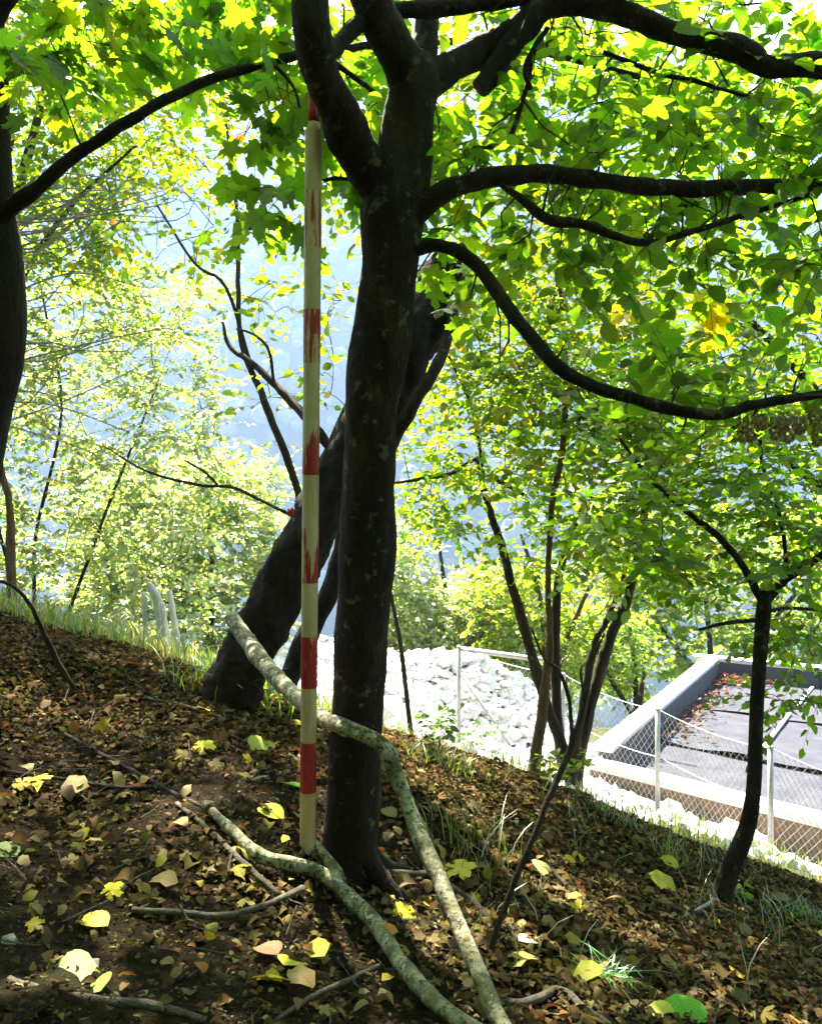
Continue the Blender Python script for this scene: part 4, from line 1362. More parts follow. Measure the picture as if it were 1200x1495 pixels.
# rubble on the pale ground by the fence and left of the leaning trunk
b_ = Bag()
ns = 900
sx = np.concatenate([rk.uniform(1.2, 4.2, 560), rk.uniform(-3.0, -1.0, 200), rk.uniform(-1.4, 0.6, 140)])
sy = np.concatenate([rk.uniform(6.0, 8.6, 560), rk.uniform(7.6, 9.2, 200), rk.uniform(7.0, 9.2, 140)])
keep = ((np.stack([sx, sy], -1) - NL) @ np.array([1.62, 1.73]) / 2.37 < -0.4)
sx, sy = sx[keep], sy[keep]
ns = len(sx)
sz_ = rk.lognormal(-3.1, 0.5, ns)
rot_ = rand_rot(ns, rk)
for m_ in range(7):
    sel = np.arange(ns)[np.arange(ns) % 7 == m_]
    V_, F_, _ = stamp(RM[m_][0], RM[m_][1], np.stack([sx[sel], sy[sel], gz(sx[sel], sy[sel]) + 0.02], -1), rot_[sel], sz_[sel])
    b_.add(V_, F_)
o_ = b_.build('rubble', M['stone'], None)
tag(o_, 'pale stone rubble scattered over the sunlit ground by the fence', 'rubble', None, 'stuff')

# ------------------------------------------------------------------ weathered posts at the left
def stake(label, pts, m='weathered', k=14):
    d_ = pts[0][2]
    root = tag(empty('weathered_post', P(pts[0][0], pts[0][1], d_)), label, 'post', 'weathered posts below the crest')
    path, rad = pix_path(pts, 9)
    V_, f_ = tube_arrays(path, rad, k, 0.28, 22, pts[0][0])
    obj('shaft', V_, f_, M[m], root, True)


stake('thin straight weathered post, leftmost of the pale posts', [(214, 975, 7.0, 8), (212, 920, 7.0, 8), (209, 864, 7.0, 7)])
stake('broad split weathered post leaning left, its top curved', [(248, 980, 7.05, 20), (240, 930, 7.05, 18), (231, 880, 7.05, 15), (222, 858, 7.05, 11), (215, 852, 7.05, 7)])
stake('short pale stake in front of the split post', [(243, 978, 6.9, 9), (240, 930, 6.9, 8), (236, 880, 6.9, 8)])
stake('slanting pale stake behind the split post', [(268, 975, 7.3, 12), (258, 930, 7.3, 10), (250, 880, 7.3, 8), (247, 862, 7.3, 6)])

# ------------------------------------------------------------------ red and white pole
A = ground_px(449, 1243) + np.array([0, 0, -0.03])
dA = A[1]
B = P(458, 190, dA - 0.22)
ROD_R = 0.5 * 23.0 / F * dA
rodz = unit(B - A)
pole = empty('ranging_pole', A)
tag(pole, 'worn red and white banded pole standing upright beside the forked trunk', 'pole')
rq = Vector((0, 0, 1)).rotation_difference(Vector(rodz))
pole.rotation_mode = 'QUATERNION'
pole.rotation_quaternion = rq


def rod_s(py):
    """distance along the pole of photograph row py"""
    lo, hi = 0.0, 1.3
    for _ in range(40):
        mid = (lo + hi) / 2
        p_ = A + (B - A) * mid
        y_ = 747.5 - F * p_[2] / p_[1]
        if y_ > py: lo = mid
        else: hi = mid
    return mid * np.linalg.norm(B - A)


bounds = [1243, 1155, 1082, 1003, 928, 850, 770, 693, 612, 530, 452, 362, 280, 190]
wear = {1155: (0.37, 0.07), 1003: (0.38, 0.07), 850: (0.44, 0.08), 693: (0.38, 0.20), 530: (0.49, 0.0), 362: (0.52, 0.0)}
for i_ in range(len(bounds) - 1):
    s0, s1 = rod_s(bounds[i_]), rod_s(bounds[i_ + 1])
    red = i_ % 2 == 1
    rr = ROD_R + (0.0006 if red else 0.0)
    zs = np.linspace(s0, s1, 8)
    V_, f_ = tube_arrays(np.column_stack([0 * zs, 0 * zs, zs]), np.full(8, rr), 32, cap=False)
    fade = np.repeat(((zs - s0) / (s1 - s0)), 32)
    me = make_mesh('band', V_, f_, True, np.column_stack([fade] * 3))
    me.materials.append(M['red' if red else 'cream'])
    o_ = bpy.data.objects.new('red_band' if red else 'white_band', me)
    COL.objects.link(o_)
    o_.parent = pole
    if red:
        w0, w1 = wear.get(bounds[i_], (0.35, 0.1))
        o_.color = (w0, max(w1, 0.0), 0, 1)
        # keep the flat caps from catching light
s_top = rod_s(190)
for nm_, z0, z1, r0, r1, m_ in [('joint_collar', s_top + 0.0005, s_top + 0.022, ROD_R * 0.80, ROD_R * 0.66, 'cream'), ('upper_section', s_top + 0.0225, s_top + 0.20, ROD_R * 0.66, ROD_R * 0.62, 'red')]:
    zs = np.linspace(z0, z1, 6)
    V_, f_ = tube_arrays(np.column_stack([0 * zs, 0 * zs, zs]), np.linspace(r0, r1, 6), 24)
    me = make_mesh(nm_, V_, f_, True, np.zeros((len(V_), 3)) + np.repeat(np.linspace(0, 1, 6), 24)[:, None])
    me.materials.append(M[m_])
    o_ = bpy.data.objects.new(nm_, me)
    COL.objects.link(o_)
    o_.parent = pole
    o_.color = (0.42, 0.08, 0, 1)


# ------------------------------------------------------------------ fallen branches and sticks
def gpath(pts, lift=0.6):
    """ground-hugging path from photograph pixels: [(px, py, width_px)]"""
    out = []
    for px, py, w_ in pts:
        g = ground_px(px, py + w_ * 0.3)
        r_ = 0.5 * w_ / F * g[1]
        out.append([g[0], g[1], g[2] + r_ * lift + 0.006, r_])
    return np.array(out)


def stick(name, label, q4, m, k=10, step=8, bump=0.06, parent=None, cat='branch', group=None, seed=0):
    s_ = catmull(q4, step)
    if m == 'birch':
        s_[:, 3] *= 0.70
    p3, r3 = s_[:, :3].copy(), s_[:, 3].copy()
    kink(p3, r3, seed + 2, 0.16 if m == 'birch' else 0.5)
    s_ = np.column_stack([p3, r3])
    root = parent
    V_, f_ = tube_arrays(s_[:, :3], np.maximum(s_[:, 3], 0.0012), k, bump, 22, seed)
    if parent is None:
        o_ = obj(name, V_ , f_, M[m], None, True)
        tag(o_, label, cat, group)
        c_ = Vector([float(v) for v in s_[0, :3]])
        o_.data.transform(Matrix.Translation(-c_))
        o_.location = c_
        return o_
    return obj(name, V_, f_, M[m], parent, True)


def pp(pts):
    return np.array([list(P(a_, b_, d_)) + [0.5 * w_ / F * d_] for a_, b_, d_, w_ in pts])


# branch propped from the leaning trunk, passing behind the pole and across the forked trunk
ge = ground_px(724, 1505)
g0_ = P(605, 1200, 2.34)
g_end = []
for t_ in (0.28, 0.55, 0.8, 1.0, 1.15):
    q_ = g0_ * (1 - t_) + (ge + [0, 0, 0.035]) * t_
    q_[2] = max(q_[2], gz1(q_[0], q_[1]) + 0.02)
    g_end.append([*q_, 0.5 * 36 / F * q_[1]])
g_end = np.array(g_end)
prop = np.vstack([pp([(338, 902, 3.72, 30), (360, 935, 3.55, 36), (395, 980, 3.2, 36), (430, 1015, 2.9, 33), (465, 1045, 2.66, 32), (500, 1062, 2.46, 33), (535, 1074, 2.40, 34), (562, 1092, 2.38, 36), (578, 1130, 2.38, 34), (605, 1200, 2.32, 34)]), g_end])
fb = tag(empty('fallen_branch', prop[-3][:3]), 'long lichened branch propped on the leaning trunk and crossing the forked trunk', 'branch')
stick('branch', '', prop, 'birch', 16, 9, 0.07, fb, seed=4)
b2 = tag(empty('fallen_branch', ground_px(545, 1360)), 'pale mottled fork of a fallen branch lying at the foot of the pole', 'branch')
mainq = gpath([(300, 1183, 16), (340, 1222, 24), (385, 1262, 27), (465, 1283, 31), (540, 1350, 33), (595, 1430, 34), (655, 1490, 36), (720, 1535, 38)], 0.95)
stick('stem', '', mainq, 'birch', 16, 9, 0.08, b2, seed=6)
stick('side_branch', '', np.vstack([gpath([(446, 1228, 15), (462, 1245, 20), (482, 1272, 26), (500, 1304, 26)], 1.1)]), 'birch', 12, 8, 0.08, b2, seed=7)
stick('stub', '', np.vstack([gpath([(300, 1183, 16), (308, 1190, 22)], 1.3)]), 'birch', 10, 4, 0.1, b2, seed=8)

STICKS = [
    ('grey curved stick lying below the fallen branch, left of centre', [(192, 1335, 9), (260, 1342, 9), (330, 1341, 9), (385, 1328, 9), (442, 1306, 11)], 'stick'),
    ('thin dark stick running down the slope to the pale fork', [(95, 1075, 5), (160, 1112, 6), (230, 1150, 7), (300, 1185, 7)], 'twig'),
    ('grey stick lying under the pale fork', [(258, 1178, 7), (300, 1212, 8), (350, 1262, 9), (405, 1312, 9)], 'stick'),
    ('long thin stick lying across the left slope', [(0, 1130, 6), (90, 1142, 6), (180, 1155, 6), (245, 1150, 5), (285, 1135, 4)], 'twig'),
    ('knotty brown stick along the bottom left corner', [(12, 1440, 12), (70, 1460, 14), (150, 1470, 14), (240, 1485, 13), (300, 1500, 10)], 'stick'),
    ('mossy stick at the bottom middle right', [(725, 1468, 10), (770, 1470, 13), (815, 1452, 11), (850, 1478, 12), (890, 1505, 10)], 'stick'),
    ('twig lying across the pale fork below the trunk', [(500, 1340, 5), (560, 1348, 6), (610, 1352, 6), (660, 1374, 5)], 'twig'),
    ('thin stick on the bottom slope left of the pale fork', [(400, 1497, 6), (460, 1462, 8), (520, 1432, 7), (552, 1416, 6)], 'stick'),
    ('root-like stick right of the trunk foot', [(545, 1272, 8), (580, 1280, 9), (630, 1282, 9)], 'stick'),
    ('brown stick running downhill right of the propped branch', [(648, 1295, 10), (690, 1325, 11), (715, 1350, 9)], 'twig'),
    ('thin dark stick lying across the right slope', [(770, 1240, 6), (810, 1280, 7), (850, 1320, 7), (890, 1362, 6)], 'twig'),
    ('brown stick lying in front of the slim right tree', [(955, 1320, 6), (1000, 1335, 7), (1050, 1342, 6), (1110, 1360, 4)], 'twig'),
    ('dark twig near the top of the left slope', [(40, 925, 4), (85, 942, 5), (130, 958, 5), (175, 972, 4), (235, 970, 3)], 'twig'),
    ('pale thin twig on the left slope below the grass', [(210, 1022, 3), (260, 1030, 4), (330, 1052, 3)], 'twig_pale'),
    ('short pale broken stick behind the pole', [(370, 1145, 7), (395, 1138, 8), (422, 1130, 6)], 'twig_pale'),
]
for i_, (lab, pts_, m_) in enumerate(STICKS):
    stick('fallen_stick', lab, gpath(pts_, 0.9), m_, 7, 6, 0.08, None, 'stick', 'sticks lying on the slope', 60 + i_)
# arching dark twig at the left, rooted in the slope
g0 = ground_px(112, 1010)
q4 = np.vstack([[*g0, 0.006], pp([(95, 985, g0[1] - .02, 9), (75, 950, g0[1] - .05, 9), (62, 920, g0[1] - .1, 7), (45, 885, g0[1] - .15, 6), (22, 858, g0[1] - .2, 5), (-5, 847, g0[1] - .25, 5)])])
stick('bent_twig', 'dark arching twig rising from the slope at the left edge', q4, 'twig', 7, 6, 0.05, None, 'twig')
# thin dark bare sapling right of the propped branch
g0 = ground_px(708, 1398)
root = tag(empty('bare_sapling', g0), 'thin dark leafless sapling leaning right in front of the hazel', 'sapling')
dS = g0[1]
stick('stem', '', np.vstack([[*(g0 - [0, 0, .03]), 0.0105], pp([(735, 1330, dS + .02, 9.5), (772, 1240, dS + .04, 9), (800, 1170, dS + .08, 9), (832, 1095, dS + .14, 9), (842, 1062, dS + .16, 8), (857, 1010, dS + .18, 6), (862, 970, dS + .2, 4), (882, 925, dS + .22, 3)])]), 'twig', 9, 6, 0.06, root)
stick('branch', '', pp([(833, 1094, dS + .14, 6), (834, 1060, dS + .15, 6), (830, 1020, dS + .15, 6), (815, 978, dS + .16, 5), (795, 962, dS + .17, 4), (775, 915, dS + .2, 3)]), 'twig', 7, 6, 0.06, root)
stick('branch', '', pp([(853, 1025, dS + .17, 4), (848, 985, dS + .17, 4), (850, 972, dS + .2, 3)]), 'twig', 6, 5, 0.06, root)
# twisted pale twig by the slim tree
stick('fallen_stick', 'pale twisted twig standing out of the litter beside the slim tree', np.vstack([gpath([(1000, 1340, 4)]), gpath([(1030, 1332, 5)]) + [0, 0, .02, 0], pp([(1042, 1312, sd0 - .2, 5), (1036, 1292, sd0 - .2, 4)])]), 'twig_pale', 6, 6, 0.05, None, 'stick', 'sticks lying on the slope')

# ------------------------------------------------------------------ leaf litter on the shaded slope
BROWN = [(0.100, 0.068, 0.038, 5), (0.14, 0.098, 0.056, 4), (0.055, 0.037, 0.022, 5), (0.18, 0.135, 0.082, 2.0), (0.12, 0.062, 0.034, 2), (0.12, 0.105, 0.042, 2), (0.22, 0.18, 0.115, 0.8)]
CRUMB = [(0.05, 0.034, 0.02, 5), (0.09, 0.066, 0.038, 4), (0.07, 0.066, 0.022, 2.5), (0.2, 0.165, 0.105, 0.8), (0.03, 0.02, 0.012, 4)]


def litter(n, x0, x1, y0, y1, smin, smax, rng, dens=None, pal=BROWN, lift=0.012):
    x, y = rng.uniform(x0, x1, n), rng.uniform(y0, y1, n)
    if dens is not None:
        k_ = rng.uniform(0, 1, n) < dens(x, y)
        x, y = x[k_], y[k_]
    k_ = np.abs(x) < 0.60 * y + 0.35
    x, y = x[k_], y[k_]
    z = gz(x, y)
    n = len(x)
    nm = gnormal(x, y) + 0.27 * rng.normal(size=(n, 3))
    ax = rng.normal(size=(n, 3)) * [1, 1, 0.25]
    sz = rng.uniform(smin, smax, n) * rng.choice([0.6, 1.0, 1.3], n)
    bz = np.array([0.030 * mnoise.noise((a_ * 2.2, b_ * 2.2, 0.3)) + 0.016 * mnoise.noise((a_ * 7, b_ * 7, 1.3)) for a_, b_ in zip(x, y)])
    return np.stack([x, y, z + bz + lift * rng.uniform(0.2, 1.2, n)], -1), ax, nm, sz, np.array([0.66, 0.68, 0.53]) * pick_cols(pal, n, rng, 0.35)


rl = np.random.default_rng(77)


def ldens(x, y):
    patch = np.array([0.5 + 0.9 * mnoise.noise((a_ * 1.6, b_ * 1.6, 5.0)) for a_, b_ in zip(x, y)])
    right = sm((x + 0.25 + 0.2 * (y - 2.5)) / 0.9)
    farther = sm((y - 2.7) / 1.0)
    return np.clip(0.22 + 0.75 * np.maximum(right, farther) + 0.4 * (patch - 0.5), 0.05, 1)


fl_flat = leaf_oval(0, 0.45, 0.3, 0.40, 6)
CUR = [leaf_curled(i_) for i_ in range(6)]
b_ = Bag()
for m_ in range(6):
    lv = Leaves()
    lv.add(*litter(15000, -3.3, 3.0, 0.9, 5.0, 0.013, 0.034, rl, ldens))
    p_, r_, s_, c_ = lv.arrays()
    V_, F_, C_ = stamp(CUR[m_][0], CUR[m_][1], p_, r_, s_, c_)
    b_.add(V_, F_, C_)
lv = Leaves()
lv.add(*litter(50000, -3.3, 3.0, 0.9, 5.0, 0.006, 0.017, rl, None, CRUMB, 0.010))
p_, r_, s_, c_ = lv.arrays()
V_, F_, C_ = stamp(TINY[0], TINY[1], p_, r_, s_, c_)
b_.add(V_, F_, C_)
for tm_, n_, a_, c_ in ((fl_flat, 1500, 0.028, 0.058), (LOBED, 700, 0.035, 0.07)):
    lv = Leaves()
    lv.add(*litter(n_ * 2, -3.3, 3.0, 0.9, 5.0, a_, c_, rl, ldens, [(0.13, 0.088, 0.045, 4), (0.09, 0.06, 0.034, 4), (0.19, 0.14, 0.08, 2), (0.16, 0.075, 0.035, 1.2), (0.18, 0.155, 0.055, 1.4)], 0.02))
    p_, r_, s_, c_ = lv.arrays()
    V_, F_, C_ = stamp(tm_[0] * np.array([1, 1, 2.3]), tm_[1], p_, r_, s_, c_)
    b_.add(V_, F_, C_)
o_ = b_.build('leaf_litter', M['dry_mass'], None, True)
tag(o_, 'brown leaf litter covering the shaded slope', 'leaf litter', None, 'stuff')
# small twigs in the litter
nc = 9000
cx_, cy_ = rl.uniform(-2.2, 1.6, nc), rl.uniform(1.0, 3.6, nc)
kk = np.abs(cx_) < 0.58 * cy_ + 0.1
cx_, cy_ = cx_[kk], cy_[kk]
nc = len(cx_)
bz_ = np.array([0.030 * mnoise.noise((a_ * 2.2, c_ * 2.2, 0.3)) + 0.016 * mnoise.noise((a_ * 7, c_ * 7, 1.3)) for a_, c_ in zip(cx_, cy_)])
V_, F_, _ = stamp(RM[1][0], RM[1][1], np.column_stack([cx_, cy_, gz(cx_, cy_) + bz_]), rand_rot(nc, rl), np.minimum(rl.lognormal(-5.3, 0.45, nc), 0.016))
tag(obj('soil_crumbs', V_, F_, M['soil_clod'], None), 'dark crumbs of soil between the fallen leaves', 'soil', None, 'stuff')
tw = Bag()
for k_ in range(520):
    x, y = rl.uniform(-3, 2.6), rl.uniform(1.0, 4.6)
    an, ln = rl.uniform(0, 6.28), rl.uniform(0.04, 0.22)
    xs = x + math.cos(an) * ln * np.array([0, .5, 1]) ; ys = y + math.sin(an) * ln * np.array([0, .5, 1])
    V_, f_ = tube_arrays(np.column_stack([xs, ys, gz(xs, ys) + 0.012 + rl.uniform(0, 0.02, 3)]), [0.0022, 0.002, 0.001], 4, cap=False)
    tw.add(V_, f_)
tag(tw.build('litter_twigs', M['stick'], None), 'small broken twigs strewn among the brown leaves', 'twigs', None, 'stuff')

# single fallen leaves
fl_over = leaf_oval(1, 0.25, 0.10, 0.44, 7)
fl_lobe = leaf_lobed(0.25, 0.02, 5)
fl_meshes = {}
for nm_, tmpl in (('oval', fl_over), ('lobed', fl_lobe), ('curl', leaf_curled(3, 0.42)), ('curl2', leaf_curled(8, 0.45))):
    T0 = tmpl[0].copy()
    if nm_ in ('oval', 'lobed'):
        T0[:, 1] -= 0.45
    me = make_mesh('fallen_leaf', T0, tmpl[1], True)
    me.materials.append(M['dry_single'])
    fl_meshes[nm_] = me


def fallen(px, py, wpx, kind, colr, label, group=None, tilt=0.25, rng=rl):
    g = ground_px(px, py)
    nv = unit(gnormal(g[0], g[1])[0] + tilt * rng.normal(size=3) + np.array([0, -0.25, 0]))
    ax = rng.normal(size=3)
    sd = unit(np.cross(ax, nv)); ax = np.cross(nv, sd)
    s_ = wpx / F * g[1]
    o_ = place('fallen_leaf', fl_meshes[kind], None, g + np.array([0, 0, 0.022]), np.stack([sd, ax, nv], -1), s_, colr)
    return tag(o_, label, 'leaf', group)


Y1, Y2, OR, TAN, PG, GRN, BR = (0.52, 0.46, 0.03), (0.42, 0.38, 0.05), (0.42, 0.19, 0.04), (0.27, 0.19, 0.07), (0.45, 0.47, 0.20), (0.16, 0.30, 0.04), (0.22, 0.12, 0.06)
for a_ in [
    (138, 1357, 52, 'oval', Y2, 'round yellow green leaf lying alone on bare soil at lower left'),
    (388, 1442, 62, 'lobed', Y1, 'bright yellow lobed leaf, leftmost of the leaf cluster at the bottom'),
    (428, 1418, 56, 'oval', Y2, 'dull yellow leaf resting on the leaf cluster at the bottom'),
    (440, 1448, 50, 'curl', TAN, 'tan folded leaf under the yellow cluster at the bottom'),
    (392, 1398, 48, 'oval', BR, 'brown red leaf at the top of the bottom leaf cluster'),
    (465, 1402, 46, 'curl2', Y2, 'narrow curled yellow leaf right of the bottom leaf cluster'),
    (105, 1440, 76, 'oval', PG, 'large pale green leaf at the bottom left, by the knotty stick'),
    (140, 1455, 52, 'oval', (0.25, 0.36, 0.06), 'green leaf overlapping the large pale green one'),
    (52, 1150, 44, 'lobed', Y1, 'bright yellow leaf near the left edge above the bare soil'),
    (110, 1158, 50, 'curl2', (0.2, 0.17, 0.07), 'large tan ribbed leaf beside the bright yellow one at left'),
    (8, 1258, 40, 'oval', PG, 'pale green leaf cut by the left edge'),
    (160, 1320, 36, 'lobed', Y1, 'small ragged yellow leaf above the round yellow green one'),
    (240, 1302, 44, 'curl2', TAN, 'pale tan curled leaf above the grey curved stick'),
    (598, 1348, 44, 'lobed', Y1, 'bright yellow leaf between the two fallen branches'),
    (560, 1375, 50, 'curl', OR, 'orange leaf draped over the pale fallen fork'),
    (660, 1275, 58, 'lobed', Y2, 'yellow ragged leaf right of the propped branch'),
    (760, 1420, 54, 'curl2', (0.36, 0.30, 0.09), 'dull yellow folded leaf at the bottom right of the branches'),
    (770, 1383, 34, 'oval', (0.4, 0.47, 0.3), 'pale grey green leaf beside the foot of the bare sapling'),
    (290, 1098, 40, 'lobed', Y1, 'vivid yellow leaf in a sun fleck on the left slope'),
    (425, 1152, 50, 'oval', GRN, 'fresh green leaf just left of the pole'),
    (398, 1195, 44, 'oval', (0.42, 0.42, 0.05), 'yellow green leaf left of the pole foot'),
    (382, 1093, 46, 'oval', (0.36, 0.40, 0.08), 'dull green yellow leaf left of the second red band'),
    (298, 1042, 28, 'oval', Y1, 'upright yellow leaf on the upper left slope'),
    (428, 1062, 26, 'oval', Y1, 'small bright yellow leaf behind the pole'),
    (1080, 1433, 36, 'oval', Y1, 'yellow leaf standing out on the brown litter at lower right'),
    (858, 1437, 46, 'curl', Y2, 'yellow curled leaf on the lower middle slope'),
    (850, 1338, 32, 'lobed', (0.5, 0.40, 0.04), 'yellow leaf in a bright sun fleck on the right slope'),
    (790, 1275, 38, 'oval', (0.3, 0.36, 0.12), 'pale green leaf by the dark stick on the right slope'),
    (980, 1275, 40, 'oval', (0.42, 0.44, 0.05), 'yellow green leaf left of the slim tree'),
    (965, 1298, 42, 'curl', Y2, 'tan yellow leaf below the yellow green one left of the slim tree'),
    (1000, 1490, 70, 'oval', (0.12, 0.34, 0.03), 'broad fresh green leaf at the bottom edge right of centre'),
    (968, 1490, 40, 'oval', (0.38, 0.40, 0.06), 'yellow green leaf beside the broad green one at the bottom edge'),
]:
    fallen(*a_)
def zone(px, py):
    if py < 1080 and px < 440: return 'on the upper left slope'
    if px < 300: return 'on the bare soil at the left' if py < 1330 else 'in the bottom left corner'
    if px < 520: return 'left of the forked trunk' if py < 1330 else 'below the pale fallen fork'
    if px < 720: return 'beside the propped branch' if py > 1180 else 'just behind the forked trunk'
    if px < 960: return 'around the foot of the bare sapling' if py > 1300 else 'on the slope below the hazel'
    return 'around the slim right tree' if py < 1400 else 'in the bottom right corner'


SHAPE = {'oval': 'flat oval', 'lobed': 'ragged lobed', 'curl': 'curled', 'curl2': 'folded'}
TONES = [('bright yellow', (0.46, 0.38, 0.04), 3), ('dull yellow', (0.34, 0.29, 0.06), 3), ('orange', (0.34, 0.16, 0.04), 1.2),
         ('tan', (0.26, 0.18, 0.09), 5), ('brown', (0.15, 0.095, 0.05), 5), ('pale', (0.30, 0.24, 0.14), 3), ('olive', (0.2, 0.19, 0.07), 2.5)]
wt = np.array([t_[2] for t_ in TONES])
for k_ in range(380):
    px, py = rl.uniform(0, 1200), rl.uniform(960, 1490)
    if py < 935 + 0.31 * px + 20 or (px < 480 and rl.uniform() < 0.35):
        continue
    tn, tc, _ = TONES[rl.choice(len(TONES), p=wt / wt.sum())]
    kd = rl.choice(['curl', 'curl2', 'lobed', 'oval'], p=[.4, .33, .17, .1])
    wp = rl.uniform(14, 29)
    fallen(px, py, wp, kd, np.array(tc) * np.array([0.9, 0.85, 0.65]) * rl.uniform(0.45, 0.9), ('small ' if wp < 19 else 'large ' if wp > 25 else '') + SHAPE[kd] + ' ' + tn + ' leaf lying ' + zone(px, py), 'single leaves scattered on the slope', 0.45)

# a few stones lying on the soil
for i_, (px, py, w_, lab) in enumerate([(60, 1415, 34, 'small grey stone in the soil at lower left'), (122, 1418, 52, 'flat grey stone behind the large pale green leaf'), (15, 1380, 40, 'pinkish stone at the left edge low down'), (690, 1130, 20, 'small pale stone on the upper right slope')]):
    g = ground_px(px, py)
    V_, F_ = rock_mesh(40 + i_)
    me = make_mesh('stone', V_, F_)
    me.materials.append(M['stone_dark'])
    o_ = place('stone', me, None, g + [0, 0, 0.004], rand_rot(1, rl)[0] * 0.3 + np.eye(3) * 0.7, 0.5 * w_ / F * g[1])
    tag(o_, lab, 'stone', 'stones on the slope')


# ------------------------------------------------------------------ grass
def blades(bag, x, y, h, rng, pal, lean=0.5, wid=0.004, z=None):
    n = len(x)
    z = gz(x, y) if z is None else z
    an = rng.uniform(0, 6.28, n)
    dv = np.stack([np.cos(an), np.sin(an)], -1) * (lean * rng.uniform(0.2, 1.2, n))[:, None]
    sdv = np.stack([-np.sin(an + rng.normal(0, .6, n)), np.cos(an + rng.normal(0, .6, n))], -1)
    rows = []
    for t_, wv in ((0, 1.0), (0.4, 0.85), (0.75, 0.55), (1.0, 0.05)):
        cx = x + dv[:, 0] * h * t_ ** 1.8
        cy = y + dv[:, 1] * h * t_ ** 1.8
        cz = z + h * (t_ - 0.35 * lean * t_ ** 2.4) - 0.01
        for sg in (-1, 1):
            rows.append(np.stack([cx + sg * sdv[:, 0] * wid * wv, cy + sg * sdv[:, 1] * wid * wv, cz], -1))
    V_ = np.stack(rows, 1).reshape(-1, 3)
    fq = np.array([[0, 1, 3, 2], [2, 3, 5, 4], [4, 5, 7, 6]])
    Fa = (fq[None] + (np.arange(n) * 8)[:, None, None]).reshape(-1, 4)
    bag.add(V_, Fa, np.repeat(pick_cols(pal, n, rng), 8, axis=0))


GP = [(0.10, 0.16, 0.025, 5), (0.15, 0.19, 0.04, 3), (0.07, 0.13, 0.02, 3), (0.24, 0.21, 0.09, 2)]
rgx = np.random.default_rng(99)
b_ = Bag()
n = 9000
x, y = rgx.uniform(-4.5, 4.2, n), rgx.uniform(4.6, 6.6, n)
k_ = rgx.uniform(0, 1, n) < np.clip(0.25 + 0.9 * sm((-x - 0.6) / 1.0) + 0.5 * np.array([mnoise.noise((a_, c_, 1.0)) for a_, c_ in zip(x, y)]), 0.05, 1)
blades(b_, x[k_], y[k_], rgx.uniform(0.08, 0.26, k_.sum()), rgx, GP)
n = 2600
x, y = rgx.uniform(-5, -1.6, n), rgx.uniform(4.7, 7.4, n)
cl = np.array([max(0.25, 0.75 + 1.1 * mnoise.noise((a_ * 2.6, c_ * 2.6, 8.0))) for a_, c_ in zip(x, y)])
blades(b_, x, y, rgx.uniform(0.12, 0.42, n) * cl, rgx, GP + [(0.3, 0.27, 0.14, 3)], 1.1)
n = 700                                           # thin dry grass on the right slope
x, y = rgx.uniform(0.05, 2.4, n), rgx.uniform(2.2, 4.5, n)
k_ = np.array([mnoise.noise((a_ * 1.8, c_ * 1.8, 4.0)) for a_, c_ in zip(x, y)]) > 0.12
blades(b_, x[k_], y[k_], rgx.uniform(0.08, 0.22, k_.sum()), rgx, [(0.06, 0.12, 0.02, 4), (0.2, 0.18, 0.09, 2)], 0.9, 0.0022)
tag(b_.build('grass', M['grass'], None, True), 'grass along the sunlit edge of the slope', 'grass', None, 'stuff')


def tuft(label, px, py, n, rad, h0, h1, pal, lean=0.9, wid=0.0035, seed=1):
    g = ground_px(px, py)
    rg = np.random.default_rng(seed)
    bb = Bag()
    blades(bb, g[0] + rg.normal(0, rad, n), g[1] + rg.normal(0, rad * 0.7, n), rg.uniform(h0, h1, n), rg, pal, lean, wid)
    o_ = bb.build('grass_tuft', M['grass'], None, True)
    tag(o_, label, 'grass', None, 'stuff')


tuft('bright grass tuft at the foot of the leaning trunk', 345, 1022, 240, 0.14, 0.15, 0.36, [(0.10, 0.19, 0.02, 4), (0.16, 0.24, 0.03, 3)], 1.0, 0.0035, 1)
tuft('green grass tuft on the crest left of the hazel stems', 650, 1118, 130, 0.12, 0.08, 0.20, GP, 0.9, 0.003, 2)
tuft('grass tuft on the crest right of the hazel foot', 905, 1205, 150, 0.13, 0.06, 0.16, [(0.09, 0.12, 0.02, 4), (0.07, 0.14, 0.02, 3)], 0.9, 0.003, 3)
tuft('green tuft at the right edge of the slope', 1180, 1350, 120, 0.10, 0.08, 0.18, [(0.06, 0.15, 0.015, 4)], 1.0, 0.003, 4)
tuft('flattened green tuft in the litter at lower right', 895, 1432, 70, 0.04, 0.06, 0.13, [(0.05, 0.17, 0.015, 4)], 1.5, 0.0024, 5)
tuft('thin grass tuft right of the propped branch', 690, 1240, 60, 0.10, 0.1, 0.26, [(0.08, 0.15, 0.02, 4), (0.2, 0.18, 0.1, 1)], 0.8, 0.002, 6)
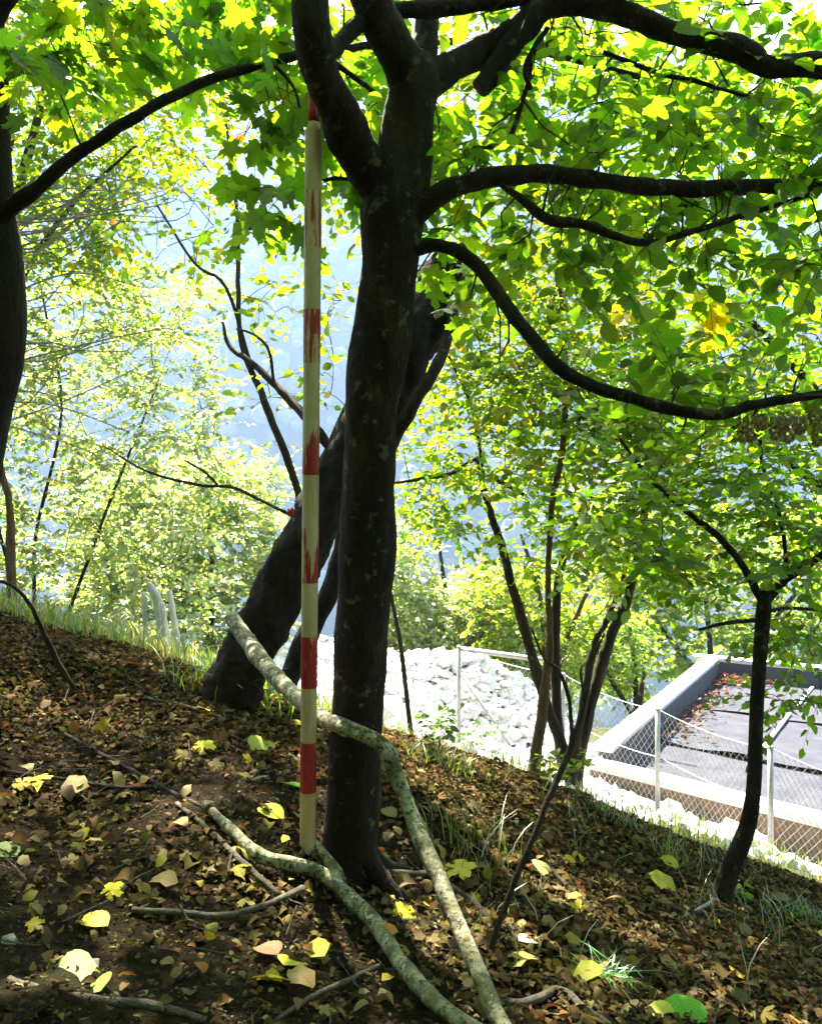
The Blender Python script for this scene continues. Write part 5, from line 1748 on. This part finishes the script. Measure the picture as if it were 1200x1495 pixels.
tuft('dry straw tuft left of the slim tree', 985, 1262, 60, 0.07, 0.08, 0.2, [(0.10, 0.14, 0.03, 4), (0.2, 0.18, 0.1, 2)], 0.8, 0.0022, 7)


# low leafy weeds along the crest
def weed(label, px, py, n, h, pal, size, seed):
    g = ground_px(px, py)
    rg = np.random.default_rng(seed)
    root_ = tag(empty('weed', g), label, 'plant', 'low weeds on the crest')
    lv_, tw_ = Leaves(), Bag()
    for k_ in range(n):
        top = g + np.array([rg.normal(0, h * 0.45), rg.normal(0, h * 0.35), h * rg.uniform(0.6, 1.1)])
        pth = catmull(np.array([g + [0, 0, -0.01], g * 0.5 + top * 0.5 + [0, 0, h * 0.12], top]), 4)
        V_, f_ = tube_arrays(pth, np.linspace(0.002, 0.001, len(pth)), 4, cap=False)
        tw_.add(V_, f_)
        for q_ in range(3, len(pth)):
            spray(lv_, None, pth[q_], rg.normal(size=3) * [1, 1, .2] + [0, 0, .2], size * 0.6, 3, size, pal, 0.2, rg)
    tw_.build('stems', M['twig'], root_)
    finish_leaves(root_, lv_, OVAL, SIMPLE, 0)


weed('leafy weed on the crest behind the forked trunk', 640, 1105, 7, 0.26, GREEN, 0.05, 1)
weed('leafy weed against the white stones', 690, 1105, 5, 0.34, GREEN, 0.06, 2)
weed('small weed at the foot of the hazel stems', 812, 1152, 5, 0.2, YGREEN, 0.06, 3)
weed('low weed between the leaning trunk and the pole', 432, 1040, 5, 0.22, GREEN, 0.05, 4)
weed('small weed at the foot of the slim tree', 1085, 1318, 3, 0.1, GREEN, 0.04, 5)

# ------------------------------------------------------------------ haze in the valley air
V_, F_ = box_arrays((0, 395, 192), (640, 0, 0), (0, 520, 0), (0, 0, 296))
hm, ht = mat('valley_haze')
vol = N(ht, 'ShaderNodeVolumePrincipled')
vol.inputs['Color'].default_value = (0.33, 0.48, 0.74, 1)
vol.inputs['Density'].default_value = HAZE_DENSITY
vol.inputs['Anisotropy'].default_value = 0.1
ho = N(ht, 'ShaderNodeOutputMaterial')
L(ht, vol.outputs[0], ho.inputs['Volume'])
haze = obj('haze', V_, F_, hm, None)
tag(haze, 'pale blue haze filling the valley air', 'haze', None, 'stuff')
